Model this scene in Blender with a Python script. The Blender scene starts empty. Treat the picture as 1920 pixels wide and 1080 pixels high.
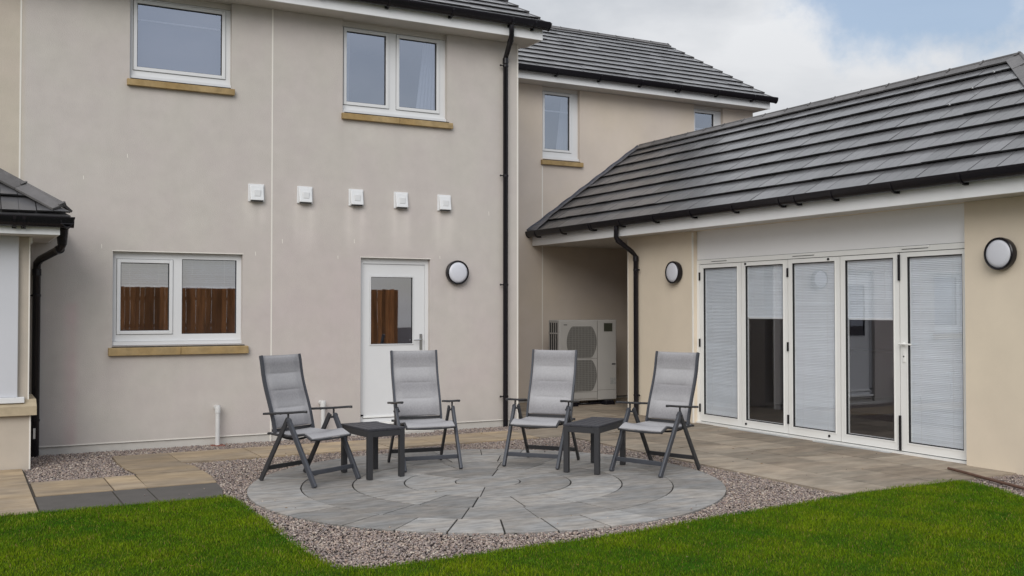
import bpy, math, random
import numpy as np
from math import sin, cos, pi, radians, hypot, atan2, sqrt
random.seed(7)
RNG = np.random.default_rng(11)
SC = bpy.context.scene
COL = SC.collection

# ------------------------------------------------------------------ camera
cd = bpy.data.cameras.new('camera')
cam = bpy.data.objects.new('camera', cd)
COL.objects.link(cam)
cd.sensor_width = 36.0
cd.lens = 36.0 * 1898.4 / 1920.0
cd.clip_start = 0.05
cd.clip_end = 2000
cam.location = (0, 0, 1.55)
cam.rotation_euler = (radians(90 + 1.22), 0, radians(-28.6))
SC.camera = cam

# ------------------------------------------------------------------ light
SC.view_settings.view_transform = 'Standard'
SC.view_settings.look = 'None'
SC.view_settings.exposure = 0.29
SC.view_settings.gamma = 1.0
SC.view_settings.use_curve_mapping = False
SUN_EL, SUN_AZ = radians(30), radians(217)     # azimuth clockwise from +Y
sd = bpy.data.lights.new('sun', 'SUN')
sd.energy = 1.5
sd.angle = radians(38)
sd.color = (1.0, 0.965, 0.92)
sun = bpy.data.objects.new('sun', sd)
COL.objects.link(sun)
sun.location = (0, 0, 30)
sun.rotation_euler = (pi / 2 - SUN_EL, 0, pi - SUN_AZ)

W = bpy.data.worlds.new('World')
SC.world = W
W.use_nodes = True
nt = W.node_tree
nt.nodes.clear()
def wn(t, **k):
    n = nt.nodes.new(t)
    for a, b in k.items():
        setattr(n, a, b)
    return n
wo = wn('ShaderNodeOutputWorld'); wb = wn('ShaderNodeBackground')
wb.inputs['Strength'].default_value = 0.1
sky = wn('ShaderNodeTexSky', sky_type='NISHITA', sun_disc=False)
sky.sun_elevation = SUN_EL
sky.sun_rotation = SUN_AZ
tc = wn('ShaderNodeTexCoord')
n1 = wn('ShaderNodeTexNoise'); n1.inputs['Scale'].default_value = 3.2; n1.inputs['Detail'].default_value = 7; n1.inputs['Roughness'].default_value = .55; n1.inputs['Distortion'].default_value = .3
mp = wn('ShaderNodeMapping'); mp.inputs['Scale'].default_value = (1, 1, 2.2); mp.inputs['Location'].default_value = (.35, .1, .4)
nt.links.new(tc.outputs['Generated'], mp.inputs['Vector']); nt.links.new(mp.outputs['Vector'], n1.inputs['Vector'])
cr = wn('ShaderNodeValToRGB')
e = cr.color_ramp.elements
e[0].position = .34; e[0].color = (5.4, 5.7, 6.15, 1)
e[1].position = .64; e[1].color = (8.0, 8.15, 8.4, 1)
nt.links.new(n1.outputs['Fac'], cr.inputs['Fac'])
# a break in the cloud, where blue sky shows
dt = wn('ShaderNodeVectorMath', operation='DISTANCE')
m2 = wn('ShaderNodeMapping'); m2.inputs['Scale'].default_value = (1, 1, 1.75)
nt.links.new(tc.outputs['Generated'], m2.inputs['Vector'])
nt.links.new(m2.outputs['Vector'], dt.inputs[0]); dt.inputs[1].default_value = (.748, .605, .284 * 1.75)
n2 = wn('ShaderNodeTexNoise'); n2.inputs['Scale'].default_value = 9; n2.inputs['Detail'].default_value = 6; n2.inputs['Roughness'].default_value = .6
nt.links.new(tc.outputs['Generated'], n2.inputs['Vector'])
mm = wn('ShaderNodeMath', operation='MULTIPLY_ADD'); mm.inputs[1].default_value = .22; mm.inputs[2].default_value = -.11
nt.links.new(n2.outputs['Fac'], mm.inputs[0])
ad = wn('ShaderNodeMath', operation='ADD')
nt.links.new(dt.outputs['Value'], ad.inputs[0]); nt.links.new(mm.outputs[0], ad.inputs[1])
mr = wn('ShaderNodeMapRange'); mr.interpolation_type = 'SMOOTHSTEP'
mr.inputs['From Min'].default_value = .075; mr.inputs['From Max'].default_value = .14; mr.inputs['To Min'].default_value = .2; mr.inputs['To Max'].default_value = 1
nt.links.new(ad.outputs[0], mr.inputs['Value'])
d3 = wn('ShaderNodeVectorMath', operation='DISTANCE'); nt.links.new(tc.outputs['Generated'], d3.inputs[0]); d3.inputs[1].default_value = (.45, -.78, .42)
a3 = wn('ShaderNodeMath', operation='MULTIPLY_ADD'); a3.inputs[1].default_value = .9; nt.links.new(n1.outputs['Fac'], a3.inputs[0]); nt.links.new(d3.outputs['Value'], a3.inputs[2])
mr3 = wn('ShaderNodeMapRange'); mr3.interpolation_type = 'SMOOTHSTEP'
mr3.inputs['From Min'].default_value = .75; mr3.inputs['From Max'].default_value = 1.25; mr3.inputs['To Min'].default_value = .5; mr3.inputs['To Max'].default_value = 1
nt.links.new(a3.outputs[0], mr3.inputs['Value'])
sm = wn('ShaderNodeMixRGB', blend_type='MULTIPLY'); sm.inputs['Fac'].default_value = 1; sm.inputs['Color2'].default_value = (1.22, 1.15, 1.12, 1)
nt.links.new(sky.outputs['Color'], sm.inputs['Color1'])
mx = wn('ShaderNodeMixRGB')
mn = wn('ShaderNodeMath', operation='MINIMUM'); nt.links.new(mr.outputs['Result'], mn.inputs[0]); nt.links.new(mr3.outputs['Result'], mn.inputs[1]); nt.links.new(mn.outputs[0], mx.inputs['Fac']); nt.links.new(sm.outputs['Color'], mx.inputs['Color1']); nt.links.new(cr.outputs['Color'], mx.inputs['Color2'])
# overcast sky: brighter overhead than at the horizon
sx_ = wn('ShaderNodeSeparateXYZ'); nt.links.new(tc.outputs['Generated'], sx_.inputs[0])
zr = wn('ShaderNodeMapRange'); zr.inputs['From Min'].default_value = .1; zr.inputs['From Max'].default_value = 1
zr.inputs['To Min'].default_value = .67; zr.inputs['To Max'].default_value = 1.55
nt.links.new(sx_.outputs['Z'], zr.inputs['Value'])
zs_ = wn('ShaderNodeVectorMath', operation='SCALE')
nt.links.new(mx.outputs['Color'], zs_.inputs[0]); nt.links.new(zr.outputs['Result'], zs_.inputs['Scale'])
nt.links.new(zs_.outputs['Vector'], wb.inputs['Color']); nt.links.new(wb.outputs['Background'], wo.inputs['Surface'])

# ------------------------------------------------------------------ materials
def material(name):
    m = bpy.data.materials.new(name)
    m.use_nodes = True
    return m, m.node_tree, m.node_tree.nodes['Principled BSDF']
def rgb(c): return (c[0], c[1], c[2], 1)
def mat(name, col, rough=.6, spec=.4, metal=0, var=0, vscale=3, bump=0, bscale=80, bdist=.002, col2=None, attr=None, attr_amt=.3, stretch=None, detail=5, coat=0):
    """var: amount of brightness mottling; col2: second colour mixed by a soft noise; attr: a per-face float 'rnd'"""
    m, t, b = material(name)
    b.inputs['Roughness'].default_value = rough
    b.inputs['Specular IOR Level'].default_value = spec
    b.inputs['Metallic'].default_value = metal
    b.inputs['Coat Weight'].default_value = coat; b.inputs['Coat Roughness'].default_value = .16
    N = t.nodes.new; L = t.links.new
    co = N('ShaderNodeTexCoord').outputs['Object']
    if stretch:
        mpn = N('ShaderNodeMapping'); mpn.inputs['Scale'].default_value = stretch; L(co, mpn.inputs['Vector']); co = mpn.outputs['Vector']
    cur = None
    rg = N('ShaderNodeRGB'); rg.outputs[0].default_value = rgb(col); cur = rg.outputs[0]
    if col2 is not None:
        nz = N('ShaderNodeTexNoise'); nz.inputs['Scale'].default_value = vscale * .35; nz.inputs['Detail'].default_value = 4; L(co, nz.inputs['Vector'])
        r = N('ShaderNodeMapRange'); r.inputs['From Min'].default_value = .38; r.inputs['From Max'].default_value = .62; L(nz.outputs['Fac'], r.inputs['Value'])
        mxx = N('ShaderNodeMixRGB'); L(r.outputs['Result'], mxx.inputs['Fac']); L(cur, mxx.inputs['Color1']); mxx.inputs['Color2'].default_value = rgb(col2); cur = mxx.outputs['Color']
    if var:
        nz = N('ShaderNodeTexNoise'); nz.inputs['Scale'].default_value = vscale; nz.inputs['Detail'].default_value = detail; nz.inputs['Roughness'].default_value = .6; L(co, nz.inputs['Vector'])
        r = N('ShaderNodeMapRange'); r.inputs['From Min'].default_value = .25; r.inputs['From Max'].default_value = .75
        r.inputs['To Min'].default_value = 1 - var; r.inputs['To Max'].default_value = 1 + var; L(nz.outputs['Fac'], r.inputs['Value'])
        v = N('ShaderNodeVectorMath'); v.operation = 'SCALE'; L(cur, v.inputs[0]); L(r.outputs['Result'], v.inputs['Scale']); cur = v.outputs['Vector']
    if attr == 'rnd':
        a = N('ShaderNodeAttribute'); a.attribute_name = 'rnd'
        r = N('ShaderNodeMapRange'); r.inputs['To Min'].default_value = 1 - attr_amt; r.inputs['To Max'].default_value = 1 + attr_amt; L(a.outputs['Fac'], r.inputs['Value'])
        v = N('ShaderNodeVectorMath'); v.operation = 'SCALE'; L(cur, v.inputs[0]); L(r.outputs['Result'], v.inputs['Scale']); cur = v.outputs['Vector']
    if attr == 'tint':
        a = N('ShaderNodeAttribute'); a.attribute_name = 'tint'
        v = N('ShaderNodeVectorMath'); v.operation = 'MULTIPLY'; L(cur, v.inputs[0]); L(a.outputs['Vector'], v.inputs[1]); cur = v.outputs['Vector']
    L(cur, b.inputs['Base Color'])
    if bump:
        nz = N('ShaderNodeTexNoise'); nz.inputs['Scale'].default_value = bscale; nz.inputs['Detail'].default_value = 4; L(co, nz.inputs['Vector'])
        bp = N('ShaderNodeBump'); bp.inputs['Strength'].default_value = bump; bp.inputs['Distance'].default_value = bdist
        L(nz.outputs['Fac'], bp.inputs['Height']); L(bp.outputs['Normal'], b.inputs['Normal'])
    return m

M = {}
M['render'] = mat('grey_beige_render', (.535, .500, .458), .92, .2, col2=(.535, .490, .460), var=.055, vscale=5, detail=14, bump=.8, bscale=110, bdist=.004, attr='tint')
M['render_wing'] = mat('beige_render', (.595, .525, .465), .92, .2, col2=(.60, .525, .44), var=.06, vscale=2, detail=12, bump=.5, bscale=160, attr='tint')
M['baycream'] = mat('shaded_cream_render', (.50, .44, .365), .92, .2, col2=(.47, .42, .36), var=.08, vscale=3, detail=12, bump=.6, bscale=110)  # cream render with the bay's shade put into a darker base colour
M['baywhite'] = mat('cool_white_panel', (.565, .575, .61), .45, .4, var=.03, vscale=2)
M['cream'] = mat('cream_render', (.72, .63, .50), .92, .2, col2=(.70, .61, .49), var=.05, vscale=2, detail=12, bump=.5, bscale=160, attr='tint')
M['plinth'] = mat('plinth_render', (.55, .525, .485), .92, .2, var=.10, vscale=4, bump=.4, bscale=90)
M['bead'] = mat('pale_bead', (.76, .73, .67), .6, .3)
M['white'] = mat('white_upvc', (.70, .705, .71), .32, .45, var=.02, vscale=4)
M['whitealu'] = mat('white_powder_coat', (.82, .82, .80), .38, .45, var=.03, vscale=3)
M['fascia'] = mat('white_fascia', (.80, .805, .81), .4, .4, var=.05, vscale=1.5)
M['soffit'] = mat('soffit_board', (.56, .53, .49), .6, .3, var=.05, vscale=2)
M['board'] = mat('white_board', (.85, .85, .86), .5, .35, var=.03, vscale=1.2)
M['black'] = mat('black_plastic', (.009, .008, .011), .25, .35)
M['gasket'] = mat('dark_gasket', (.02, .02, .022), .6, .3)
M['tile'] = mat('grey_roof_tile', (.085, .084, .088), .5, .5, coat=.45, var=.14, vscale=5, bump=.35, bscale=60, bdist=.003, attr='rnd', attr_amt=.28)
M['ridge'] = mat('ridge_tile', (.115, .110, .110), .6, .35, var=.25, vscale=6, bump=.5, bscale=50, bdist=.004, attr='rnd', attr_amt=.2)
M['lead'] = mat('lead_flashing', (.085, .09, .11), .4, .5, var=.5, vscale=14, bump=.8, bscale=22, bdist=.008)
M['sand'] = mat('sandstone_sill', (.33, .225, .10), .85, .25, var=.28, vscale=9, bump=.4, bscale=90, col2=(.37, .27, .14))
M['sandpale'] = mat('pale_sandstone_sill', (.43, .355, .245), .85, .25, var=.2, vscale=7, bump=.4, bscale=90)
M['slab'] = mat('grey_sandstone', (.235, .231, .225), .66, .4, var=.42, vscale=6, detail=14, bump=.55, bscale=14, bdist=.006, attr='rnd', attr_amt=.26, col2=(.252, .232, .21), stretch=(1, 2.6, 1))
M['tan'] = mat('buff_sandstone', (.30, .245, .188), .75, .2, var=.34, vscale=3.0, bump=.5, bscale=12, bdist=.006, attr='rnd', attr_amt=.22, col2=(.262, .225, .18), stretch=(1.0, 2.4, 1))
M['tanpath'] = mat('warm_buff_sandstone', (.36, .275, .18), .75, .2, var=.30, vscale=3.0, bump=.5, bscale=12, bdist=.006, attr='rnd', attr_amt=.2, col2=(.30, .24, .175), stretch=(1.0, 2.4, 1))
M['darkslab'] = mat('dark_grey_slab', (.10, .092, .085), .8, .18, var=.12, vscale=5, bump=.4, bscale=20, attr='rnd', attr_amt=.06)
M['joint'] = mat('joint_bed', (.035, .033, .030), .95, .1, var=.4, vscale=12)
M['mortar'] = mat('pale_joint_bed', (.07, .06, .05), .95, .1, var=.3, vscale=8)
M['soil'] = mat('gravel_bed', (.07, .058, .055), .95, .1, var=.4, vscale=30, bump=.8, bscale=60, bdist=.01)
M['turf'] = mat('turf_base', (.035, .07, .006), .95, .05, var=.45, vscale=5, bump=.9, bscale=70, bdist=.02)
M['frame'] = mat('anthracite_aluminium', (.058, .062, .074), .42, .5, metal=.15, var=.06, vscale=6)
M['armrest'] = mat('dark_resin', (.035, .035, .038), .45, .4)
M['tabletop'] = mat('dark_slatted_resin', (.042, .042, .050), .5, .4, var=.25, vscale=30, stretch=(1, 8, 1), bump=.3, bscale=40)
M['steel'] = mat('steel', (.5, .5, .5), .3, .5, metal=1)
M['casing'] = mat('pale_grey_casing', (.36, .348, .33), .45, .4, var=.03, vscale=3)
M['grille'] = mat('grille_grey', (.14, .135, .125), .6, .3, var=.1, vscale=12)
M['darkpanel'] = mat('dark_panel', (.045, .048, .035), .4, .4, var=.3, vscale=30)
M['label'] = mat('grey_label', (.30, .30, .29), .6, .3, var=.5, vscale=120)
M['blind'] = mat('blind_slats', (.82, .845, .87), .45, .4, attr='rnd', attr_amt=.05, var=.05, vscale=3)
M['bluegrey_blind'] = mat('blue_grey_blind_slats', (.36, .385, .42), .45, .4, attr='rnd', attr_amt=.15, var=.2, vscale=3)
M['blindrail'] = mat('blind_rail', (.80, .80, .79), .4, .4)
M['curtain'] = mat('white_curtain', (.68, .70, .74), .9, .1, var=.06, vscale=8)
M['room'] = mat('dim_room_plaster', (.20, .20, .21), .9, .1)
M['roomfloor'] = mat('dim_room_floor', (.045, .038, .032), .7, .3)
M['unit'] = mat('grey_kitchen_unit', (.28, .28, .29), .5, .4)
M['timber'] = mat('orange_brown_fence_timber', (.33, .14, .055), .8, .2, var=.5, vscale=3, attr='rnd', attr_amt=.4, stretch=(5, 5, .5), detail=8)
M['opal'] = mat('opal_diffuser', (.62, .63, .68), .35, .5)
M['pipewhite'] = mat('white_pipe', (.62, .62, .61), .45, .4, var=.08, vscale=8)
M['clay'] = mat('red_clay', (.22, .07, .045), .8, .2, var=.3, vscale=20)
M['hose'] = mat('brown_pipe', (.12, .065, .045), .55, .4, var=.3, vscale=12)
M['metaldrain'] = mat('drain_cover', (.44, .45, .45), .45, .5, var=.15, vscale=8)
M['leaf'] = mat('dead_leaf', (.20, .11, .03), .8, .2, var=.4, vscale=40)

def glass_mat(name, refl, tint):
    m, t, b = material(name)
    t.nodes.remove(b)
    N = t.nodes.new; L = t.links.new
    out = t.nodes['Material Output']
    tr = N('ShaderNodeBsdfTransparent'); tr.inputs['Color'].default_value = rgb(tint)
    gl = N('ShaderNodeBsdfGlossy'); gl.inputs['Roughness'].default_value = .012; gl.inputs['Color'].default_value = (.90, .92, 1, 1)
    co = N('ShaderNodeTexCoord').outputs['Object']
    nz = N('ShaderNodeTexNoise'); nz.inputs['Scale'].default_value = 1.6; nz.inputs['Detail'].default_value = 1; L(co, nz.inputs['Vector'])
    bp = N('ShaderNodeBump'); bp.inputs['Strength'].default_value = .10; bp.inputs['Distance'].default_value = .004; L(nz.outputs['Fac'], bp.inputs['Height']); L(bp.outputs['Normal'], gl.inputs['Normal'])
    fr = N('ShaderNodeFresnel'); fr.inputs['IOR'].default_value = 1.45
    ad = N('ShaderNodeMath'); ad.operation = 'ADD'; ad.use_clamp = True; ad.inputs[1].default_value = refl; L(fr.outputs['Fac'], ad.inputs[0])
    ge = N('ShaderNodeNewGeometry'); iv = N('ShaderNodeMath'); iv.operation = 'SUBTRACT'; iv.inputs[0].default_value = 1; L(ge.outputs['Backfacing'], iv.inputs[1])
    mu = N('ShaderNodeMath'); mu.operation = 'MULTIPLY'; L(ad.outputs[0], mu.inputs[0]); L(iv.outputs[0], mu.inputs[1]); ad = mu
    ms = N('ShaderNodeMixShader'); L(ad.outputs[0], ms.inputs['Fac']); L(tr.outputs[0], ms.inputs[1]); L(gl.outputs[0], ms.inputs[2])
    L(ms.outputs[0], out.inputs['Surface'])
    return m
M['glass'] = glass_mat('window_glass', .42, (.80, .82, .86))
M['glassdoor'] = glass_mat('door_glass', .13, (.95, .96, .97))

# sling fabric: fine woven lines
def fabric_mat():
    m, t, b = material('grey_sling_fabric')
    N = t.nodes.new; L = t.links.new
    b.inputs['Roughness'].default_value = .8; b.inputs['Specular IOR Level'].default_value = .25
    at = N('ShaderNodeAttribute'); at.attribute_name = 'rnd'      # running length along the sling, metres
    w1 = N('ShaderNodeMath'); w1.operation = 'MULTIPLY'; w1.inputs[1].default_value = 2 * pi / .0085; L(at.outputs['Fac'], w1.inputs[0])
    s = N('ShaderNodeMath'); s.operation = 'SINE'; L(w1.outputs[0], s.inputs[0])
    co = N('ShaderNodeTexCoord').outputs['Object']
    nz = N('ShaderNodeTexNoise'); nz.inputs['Scale'].default_value = 60; nz.inputs['Detail'].default_value = 3; L(co, nz.inputs['Vector'])
    a = N('ShaderNodeMath'); a.operation = 'MULTIPLY_ADD'; a.inputs[1].default_value = .5; L(s.outputs[0], a.inputs[0]); L(nz.outputs['Fac'], a.inputs[2])
    r = N('ShaderNodeMapRange'); r.inputs['From Min'].default_value = -.1; r.inputs['From Max'].default_value = 1.1; L(a.outputs[0], r.inputs['Value'])
    mx = N('ShaderNodeMixRGB'); L(r.outputs['Result'], mx.inputs['Fac']); mx.inputs['Color1'].default_value = (.25, .244, .254, 1); mx.inputs['Color2'].default_value = (.385, .38, .39, 1)
    L(mx.outputs['Color'], b.inputs['Base Color'])
    bp = N('ShaderNodeBump'); bp.inputs['Strength'].default_value = .12; bp.inputs['Distance'].default_value = .001; L(s.outputs[0], bp.inputs['Height']); L(bp.outputs['Normal'], b.inputs['Normal'])
    return m
M['fabric'] = fabric_mat()

def vcol_mat(name, rough, spec, trans=0):
    m, t, b = material(name)
    a = t.nodes.new('ShaderNodeAttribute'); a.attribute_name = 'tint'
    t.links.new(a.outputs['Color'], b.inputs['Base Color'])
    b.inputs['Roughness'].default_value = rough; b.inputs['Specular IOR Level'].default_value = spec
    return m
M['stones'] = vcol_mat('gravel_stones', .75, .3)
M['grass'] = vcol_mat('grass_blades', .6, .08)

# ------------------------------------------------------------------ mesh helpers
ORG = {}
def tag(o, label=None, cat=None, group=None, kind=None):
    if label: o['label'] = label
    if cat: o['category'] = cat
    if group: o['group'] = group
    if kind: o['kind'] = kind
    return o
def thing(name, loc, label, cat, group=None, rz=0):
    o = bpy.data.objects.new(name, None)
    o.empty_display_size = .1
    COL.objects.link(o)
    o.location = loc; o.rotation_euler = (0, 0, rz)
    tag(o, label, cat, group)
    ORG[o] = (0, 0, 0) if rz or loc == (0, 0, 0) else tuple(loc)
    return o
def ident(u, w, z): return (u, w, z)
class MB:
    def __init__(s, mp=None):
        s.v = []; s.f = []; s.r = []; s.mp = mp
    def P(s, *pts):
        i = len(s.v)
        for p in pts:
            s.v.append(s.mp(*p) if s.mp else tuple(p))
        return i
    def face(s, pts, r=.5):
        i = s.P(*pts); s.f.append(tuple(range(i, i + len(pts)))); s.r.append(r)
    def hexa(s, p, r=.5):
        i = s.P(*p)
        for q in ((0, 3, 2, 1), (4, 5, 6, 7), (0, 1, 5, 4), (1, 2, 6, 5), (2, 3, 7, 6), (3, 0, 4, 7)):
            s.f.append(tuple(i + k for k in q)); s.r.append(r)
    def box(s, x0, x1, y0, y1, z0, z1, r=.5):
        s.hexa([(x0, y0, z0), (x1, y0, z0), (x1, y1, z0), (x0, y1, z0), (x0, y0, z1), (x1, y0, z1), (x1, y1, z1), (x0, y1, z1)], r)
    def ring(s, u0, u1, w0, w1, z0, z1, t, tb=None, tt=None):
        tb = t if tb is None else tb; tt = t if tt is None else tt
        s.box(u0, u0 + t, w0, w1, z0, z1); s.box(u1 - t, u1, w0, w1, z0, z1)
        s.box(u0 + t, u1 - t, w0, w1, z0, z0 + tb); s.box(u0 + t, u1 - t, w0, w1, z1 - tt, z1)
    def plate(s, u0, u1, w0, w1, z0, z1, holes):
        us = sorted({u0, u1, *[h[0] for h in holes], *[h[1] for h in holes]})
        for a, b in zip(us, us[1:]):
            m = (a + b) / 2; segs = sorted([(h[2], h[3]) for h in holes if h[0] < m < h[1]])
            z = z0
            for c, d in segs:
                if c > z + 1e-6: s.box(a, b, w0, w1, z, c)
                z = d
            if z < z1 - 1e-6: s.box(a, b, w0, w1, z, z1)
    def tube(s, path, r, n=10, cap=True, flat=None, rr=.5):
        """sweep; r a float or list; flat=(a,b) elliptical/rectangular half sizes"""
        P = [np.array(p, float) for p in path]; k = len(P)
        T = [P[min(i + 1, k - 1)] - P[max(i - 1, 0)] for i in range(k)]
        T = [t / np.linalg.norm(t) for t in T]
        up = np.array((0, 0, 1.)) if abs(T[0][2]) < .9 else np.array((1., 0, 0))
        a = np.cross(T[0], up); a /= np.linalg.norm(a)
        base = len(s.v)
        for i in range(k):
            a = a - T[i] * a.dot(T[i]); a /= np.linalg.norm(a); b = np.cross(T[i], a)
            ri = r[i] if isinstance(r, (list, tuple)) else r
            for j in range(n):
                an = 2 * pi * j / n
                s.P(tuple(P[i] + ri * (cos(an) * a + sin(an) * b)))
        for i in range(k - 1):
            for j in range(n):
                q = base + i * n; j2 = (j + 1) % n
                s.f.append((q + j, q + j2, q + n + j2, q + n + j)); s.r.append(rr)
        if cap:
            s.f.append(tuple(base + j for j in range(n))[::-1]); s.r.append(rr)
            s.f.append(tuple(base + (k - 1) * n + j for j in range(n))); s.r.append(rr)
    def bar(s, a, b, w, h, side, rr=.5):
        """rectangular bar from a to b; w along 'side', h across"""
        a = np.array(a, float); b = np.array(b, float); d = b - a; d /= np.linalg.norm(d)
        sd_ = np.array(side, float); sd_ = sd_ - d * sd_.dot(d); sd_ /= np.linalg.norm(sd_); up = np.cross(d, sd_)
        q = []
        for p in (a, b):
            for x, y in ((-1, -1), (1, -1), (1, 1), (-1, 1)):
                q.append(tuple(p + sd_ * x * w / 2 + up * y * h / 2))
        s.hexa(q, rr)
    def sweep(s, prof, p0, p1, a, b, cap=True):
        """prof list of (x,y) closed; placed with axes a,b at p0 and p1"""
        a = np.array(a, float); b = np.array(b, float); n = len(prof); i0 = len(s.v)
        for p in (p0, p1):
            for x, y in prof: s.P(tuple(np.array(p, float) + a * x + b * y))
        for j in range(n):
            k = (j + 1) % n
            s.f.append((i0 + j, i0 + k, i0 + n + k, i0 + n + j)); s.r.append(.5)
        if cap:
            s.f.append(tuple(i0 + j for j in range(n))[::-1]); s.f.append(tuple(i0 + n + j for j in range(n))); s.r += [.5, .5]
    def cyl(s, c0, c1, r0, r1=None, n=24):
        s.tube([c0, c1], [r0, r0 if r1 is None else r1], n)
    def build(s, name, m, parent=None, label=None, smooth=False, bevel=0, org=None, kind=None, tint=None, seg=2):
        if org is None: org = ORG.get(parent, (0, 0, 0)) if parent is not None else (0, 0, 0)
        me = bpy.data.meshes.new(name)
        me.from_pydata([(x - org[0], y - org[1], z - org[2]) for x, y, z in s.v], [], s.f)
        a = me.attributes.new('rnd', 'FLOAT', 'FACE'); a.data.foreach_set('value', s.r)
        if tint is None:
            if 'tint' in [n.attribute_name for n in m.node_tree.nodes if n.type == 'ATTRIBUTE']: tint = [(1, 1, 1, 1)] * len(s.v)
        if tint is not None:
            c = me.attributes.new('tint', 'FLOAT_COLOR', 'POINT'); c.data.foreach_set('color', np.array(tint, float).ravel())
        me.materials.append(m)
        import bmesh
        bm = bmesh.new(); bm.from_mesh(me); bmesh.ops.recalc_face_normals(bm, faces=bm.faces); bm.to_mesh(me); bm.free()
        if smooth: me.polygons.foreach_set('use_smooth', [True] * len(me.polygons))
        o = bpy.data.objects.new(name, me); COL.objects.link(o)
        if parent is not None: o.parent = parent
        ORG[o] = org
        if bevel:
            md = o.modifiers.new('bevel', 'BEVEL'); md.width = bevel; md.segments = seg; md.limit_method = 'ANGLE'; md.angle_limit = radians(50)
        if label: o['label'] = label
        if kind: o['kind'] = kind
        return o
def smooth_by_angle(o, deg=40):
    me = o.data
    me.polygons.foreach_set('use_smooth', [True] * len(me.polygons))
    me.set_sharp_from_angle(angle=radians(deg))
def copy_tree(o, parent=None):
    c = o.copy(); COL.objects.link(c); c.parent = parent
    for ch in o.children: copy_tree(ch, c)
    return c
def struct(o, label=None): o['kind'] = 'structure'; return o

# ------------------------------------------------------------------ walls with openings
def wall(name, mp, u0, u1, z0, z1, openings, depth, m, parent, tintf=None, step=.08, label=None):
    us = set(np.round(np.arange(u0, u1, step), 4)) | {u1}; zs = set(np.round(np.arange(z0, z1, step), 4)) | {z1}
    for o in openings: us |= {o[0], o[1]}; zs |= {max(o[2], z0), min(o[3], z1)}
    us = sorted(us); zs = sorted(zs)
    mb = MB(); idx = {}; tint = []
    def vid(u, w, z):
        k = (round(u, 4), round(w, 4), round(z, 4))
        if k not in idx:
            idx[k] = len(mb.v); mb.v.append(mp(u, w, z)); tint.append((*((tintf(u, z) if tintf else (1, 1, 1))), 1))
        return idx[k]
    for a, b in zip(us, us[1:]):
        for c, d in zip(zs, zs[1:]):
            um, zm = (a + b) / 2, (c + d) / 2
            if any(o[0] < um < o[1] and o[2] < zm < o[3] for o in openings): continue
            mb.f.append((vid(a, 0, c), vid(b, 0, c), vid(b, 0, d), vid(a, 0, d))); mb.r.append(.5)
    for o in openings:
        x0, x1, y0, y1 = o; y0 = max(y0, z0); y1 = min(y1, z1)
        for (p, q) in (((x0, y0), (x0, y1)), ((x1, y0), (x1, y1)), ((x0, y1), (x1, y1)), ((x0, y0), (x1, y0))):
            mb.f.append((vid(*[p[0], 0, p[1]]), vid(q[0], 0, q[1]), vid(q[0], depth, q[1]), vid(p[0], depth, p[1]))); mb.r.append(.5)
    return mb.build(name, m, parent, tint=tint, label=label)

def streaks(spots):
    """pale run-down stains; spots = (u, z_top, half width, length, amount)"""
    def f(u, z):
        k = 1.0
        for (c, zt, hw, ln, am) in spots:
            if zt - ln < z < zt + .02 and abs(u - c) < hw * 1.4:
                t = (zt - z) / ln
                e = max(0, 1 - abs(abs(u - c) - hw * .55 * (1 - .3 * t)) / (hw * .6))
                k += am * e * (1 - t) ** .7
        return k
    return f

RM = random.Random(3)
# ================================================================== MAIN HOUSE
Y0 = 11.9
mapM = lambda u, w, z: (u, Y0 + w, z)
house = thing('house', (2.0, Y0, 0), 'two storey house with greyish beige wall, white back door and five square vents', 'house')
VENTS = [(3.051, 2.923), (3.637, 2.929), (4.286, 2.932), (4.882, 2.929), (5.482, 2.926)]
sf = streaks([(x, z - .11, .16, .6 if i else .35, .22) for i, (x, z) in enumerate(VENTS)] + [(5.65, 1.86, .13, .5, .09), (4.85, 3.86, .75, .3, .08), (2.2, 4.02, .6, .25, .05), (2.2, 1.02, .75, .3, .04)])
def tint_main(u, z):
    k = sf(u, z)
    c = [k, k, k]
    if u < .541: c = [c[0] * .99, c[1] * .95, c[2] * .86]
    d = math.exp(-((u - 1.06) / .05) ** 2) * (z < 1.6)                  # reddish damp streak left of the window
    d2 = math.exp(-((u - .93) / .03) ** 2) * (z < 1.9)
    wv = .75 + .25 * sin(z * 9 + sin(z * 23))
    c = [c[0] * (1 + .01 * d), c[1] * (1 - .11 * d * wv), c[2] * (1 - .07 * d * wv)]
    c = [x * (1 - .085 * d2 * wv) for x in c]
    g = math.exp(-((u - 4.0) / 1.2) ** 2 - ((z - 1.6) / 1.2) ** 2) + .7 * math.exp(-((u - 6.1) / .4) ** 2 - ((z - .9) / .9) ** 2)
    c = [c[0] * (1 + .0 * g), c[1] * (1 - .035 * g), c[2] * (1 - .015 * g)]
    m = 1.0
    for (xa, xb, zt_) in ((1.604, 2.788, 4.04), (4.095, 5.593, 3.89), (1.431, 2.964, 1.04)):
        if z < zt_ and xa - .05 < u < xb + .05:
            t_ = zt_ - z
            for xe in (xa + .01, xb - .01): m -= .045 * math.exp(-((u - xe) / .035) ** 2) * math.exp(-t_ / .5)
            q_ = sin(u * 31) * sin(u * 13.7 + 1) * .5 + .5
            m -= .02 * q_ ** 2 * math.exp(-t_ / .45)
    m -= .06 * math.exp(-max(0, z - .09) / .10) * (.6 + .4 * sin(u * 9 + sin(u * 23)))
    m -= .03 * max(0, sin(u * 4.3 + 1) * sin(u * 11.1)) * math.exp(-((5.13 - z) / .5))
    return tuple(x * m for x in c)
OP_M = [(1.635, 2.76, 4.13, 5.13), (4.113, 5.53, 3.98, 5.13), (1.476, 2.90, 1.15, 2.195), (4.356, 5.293, .0, 2.195)]
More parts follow.
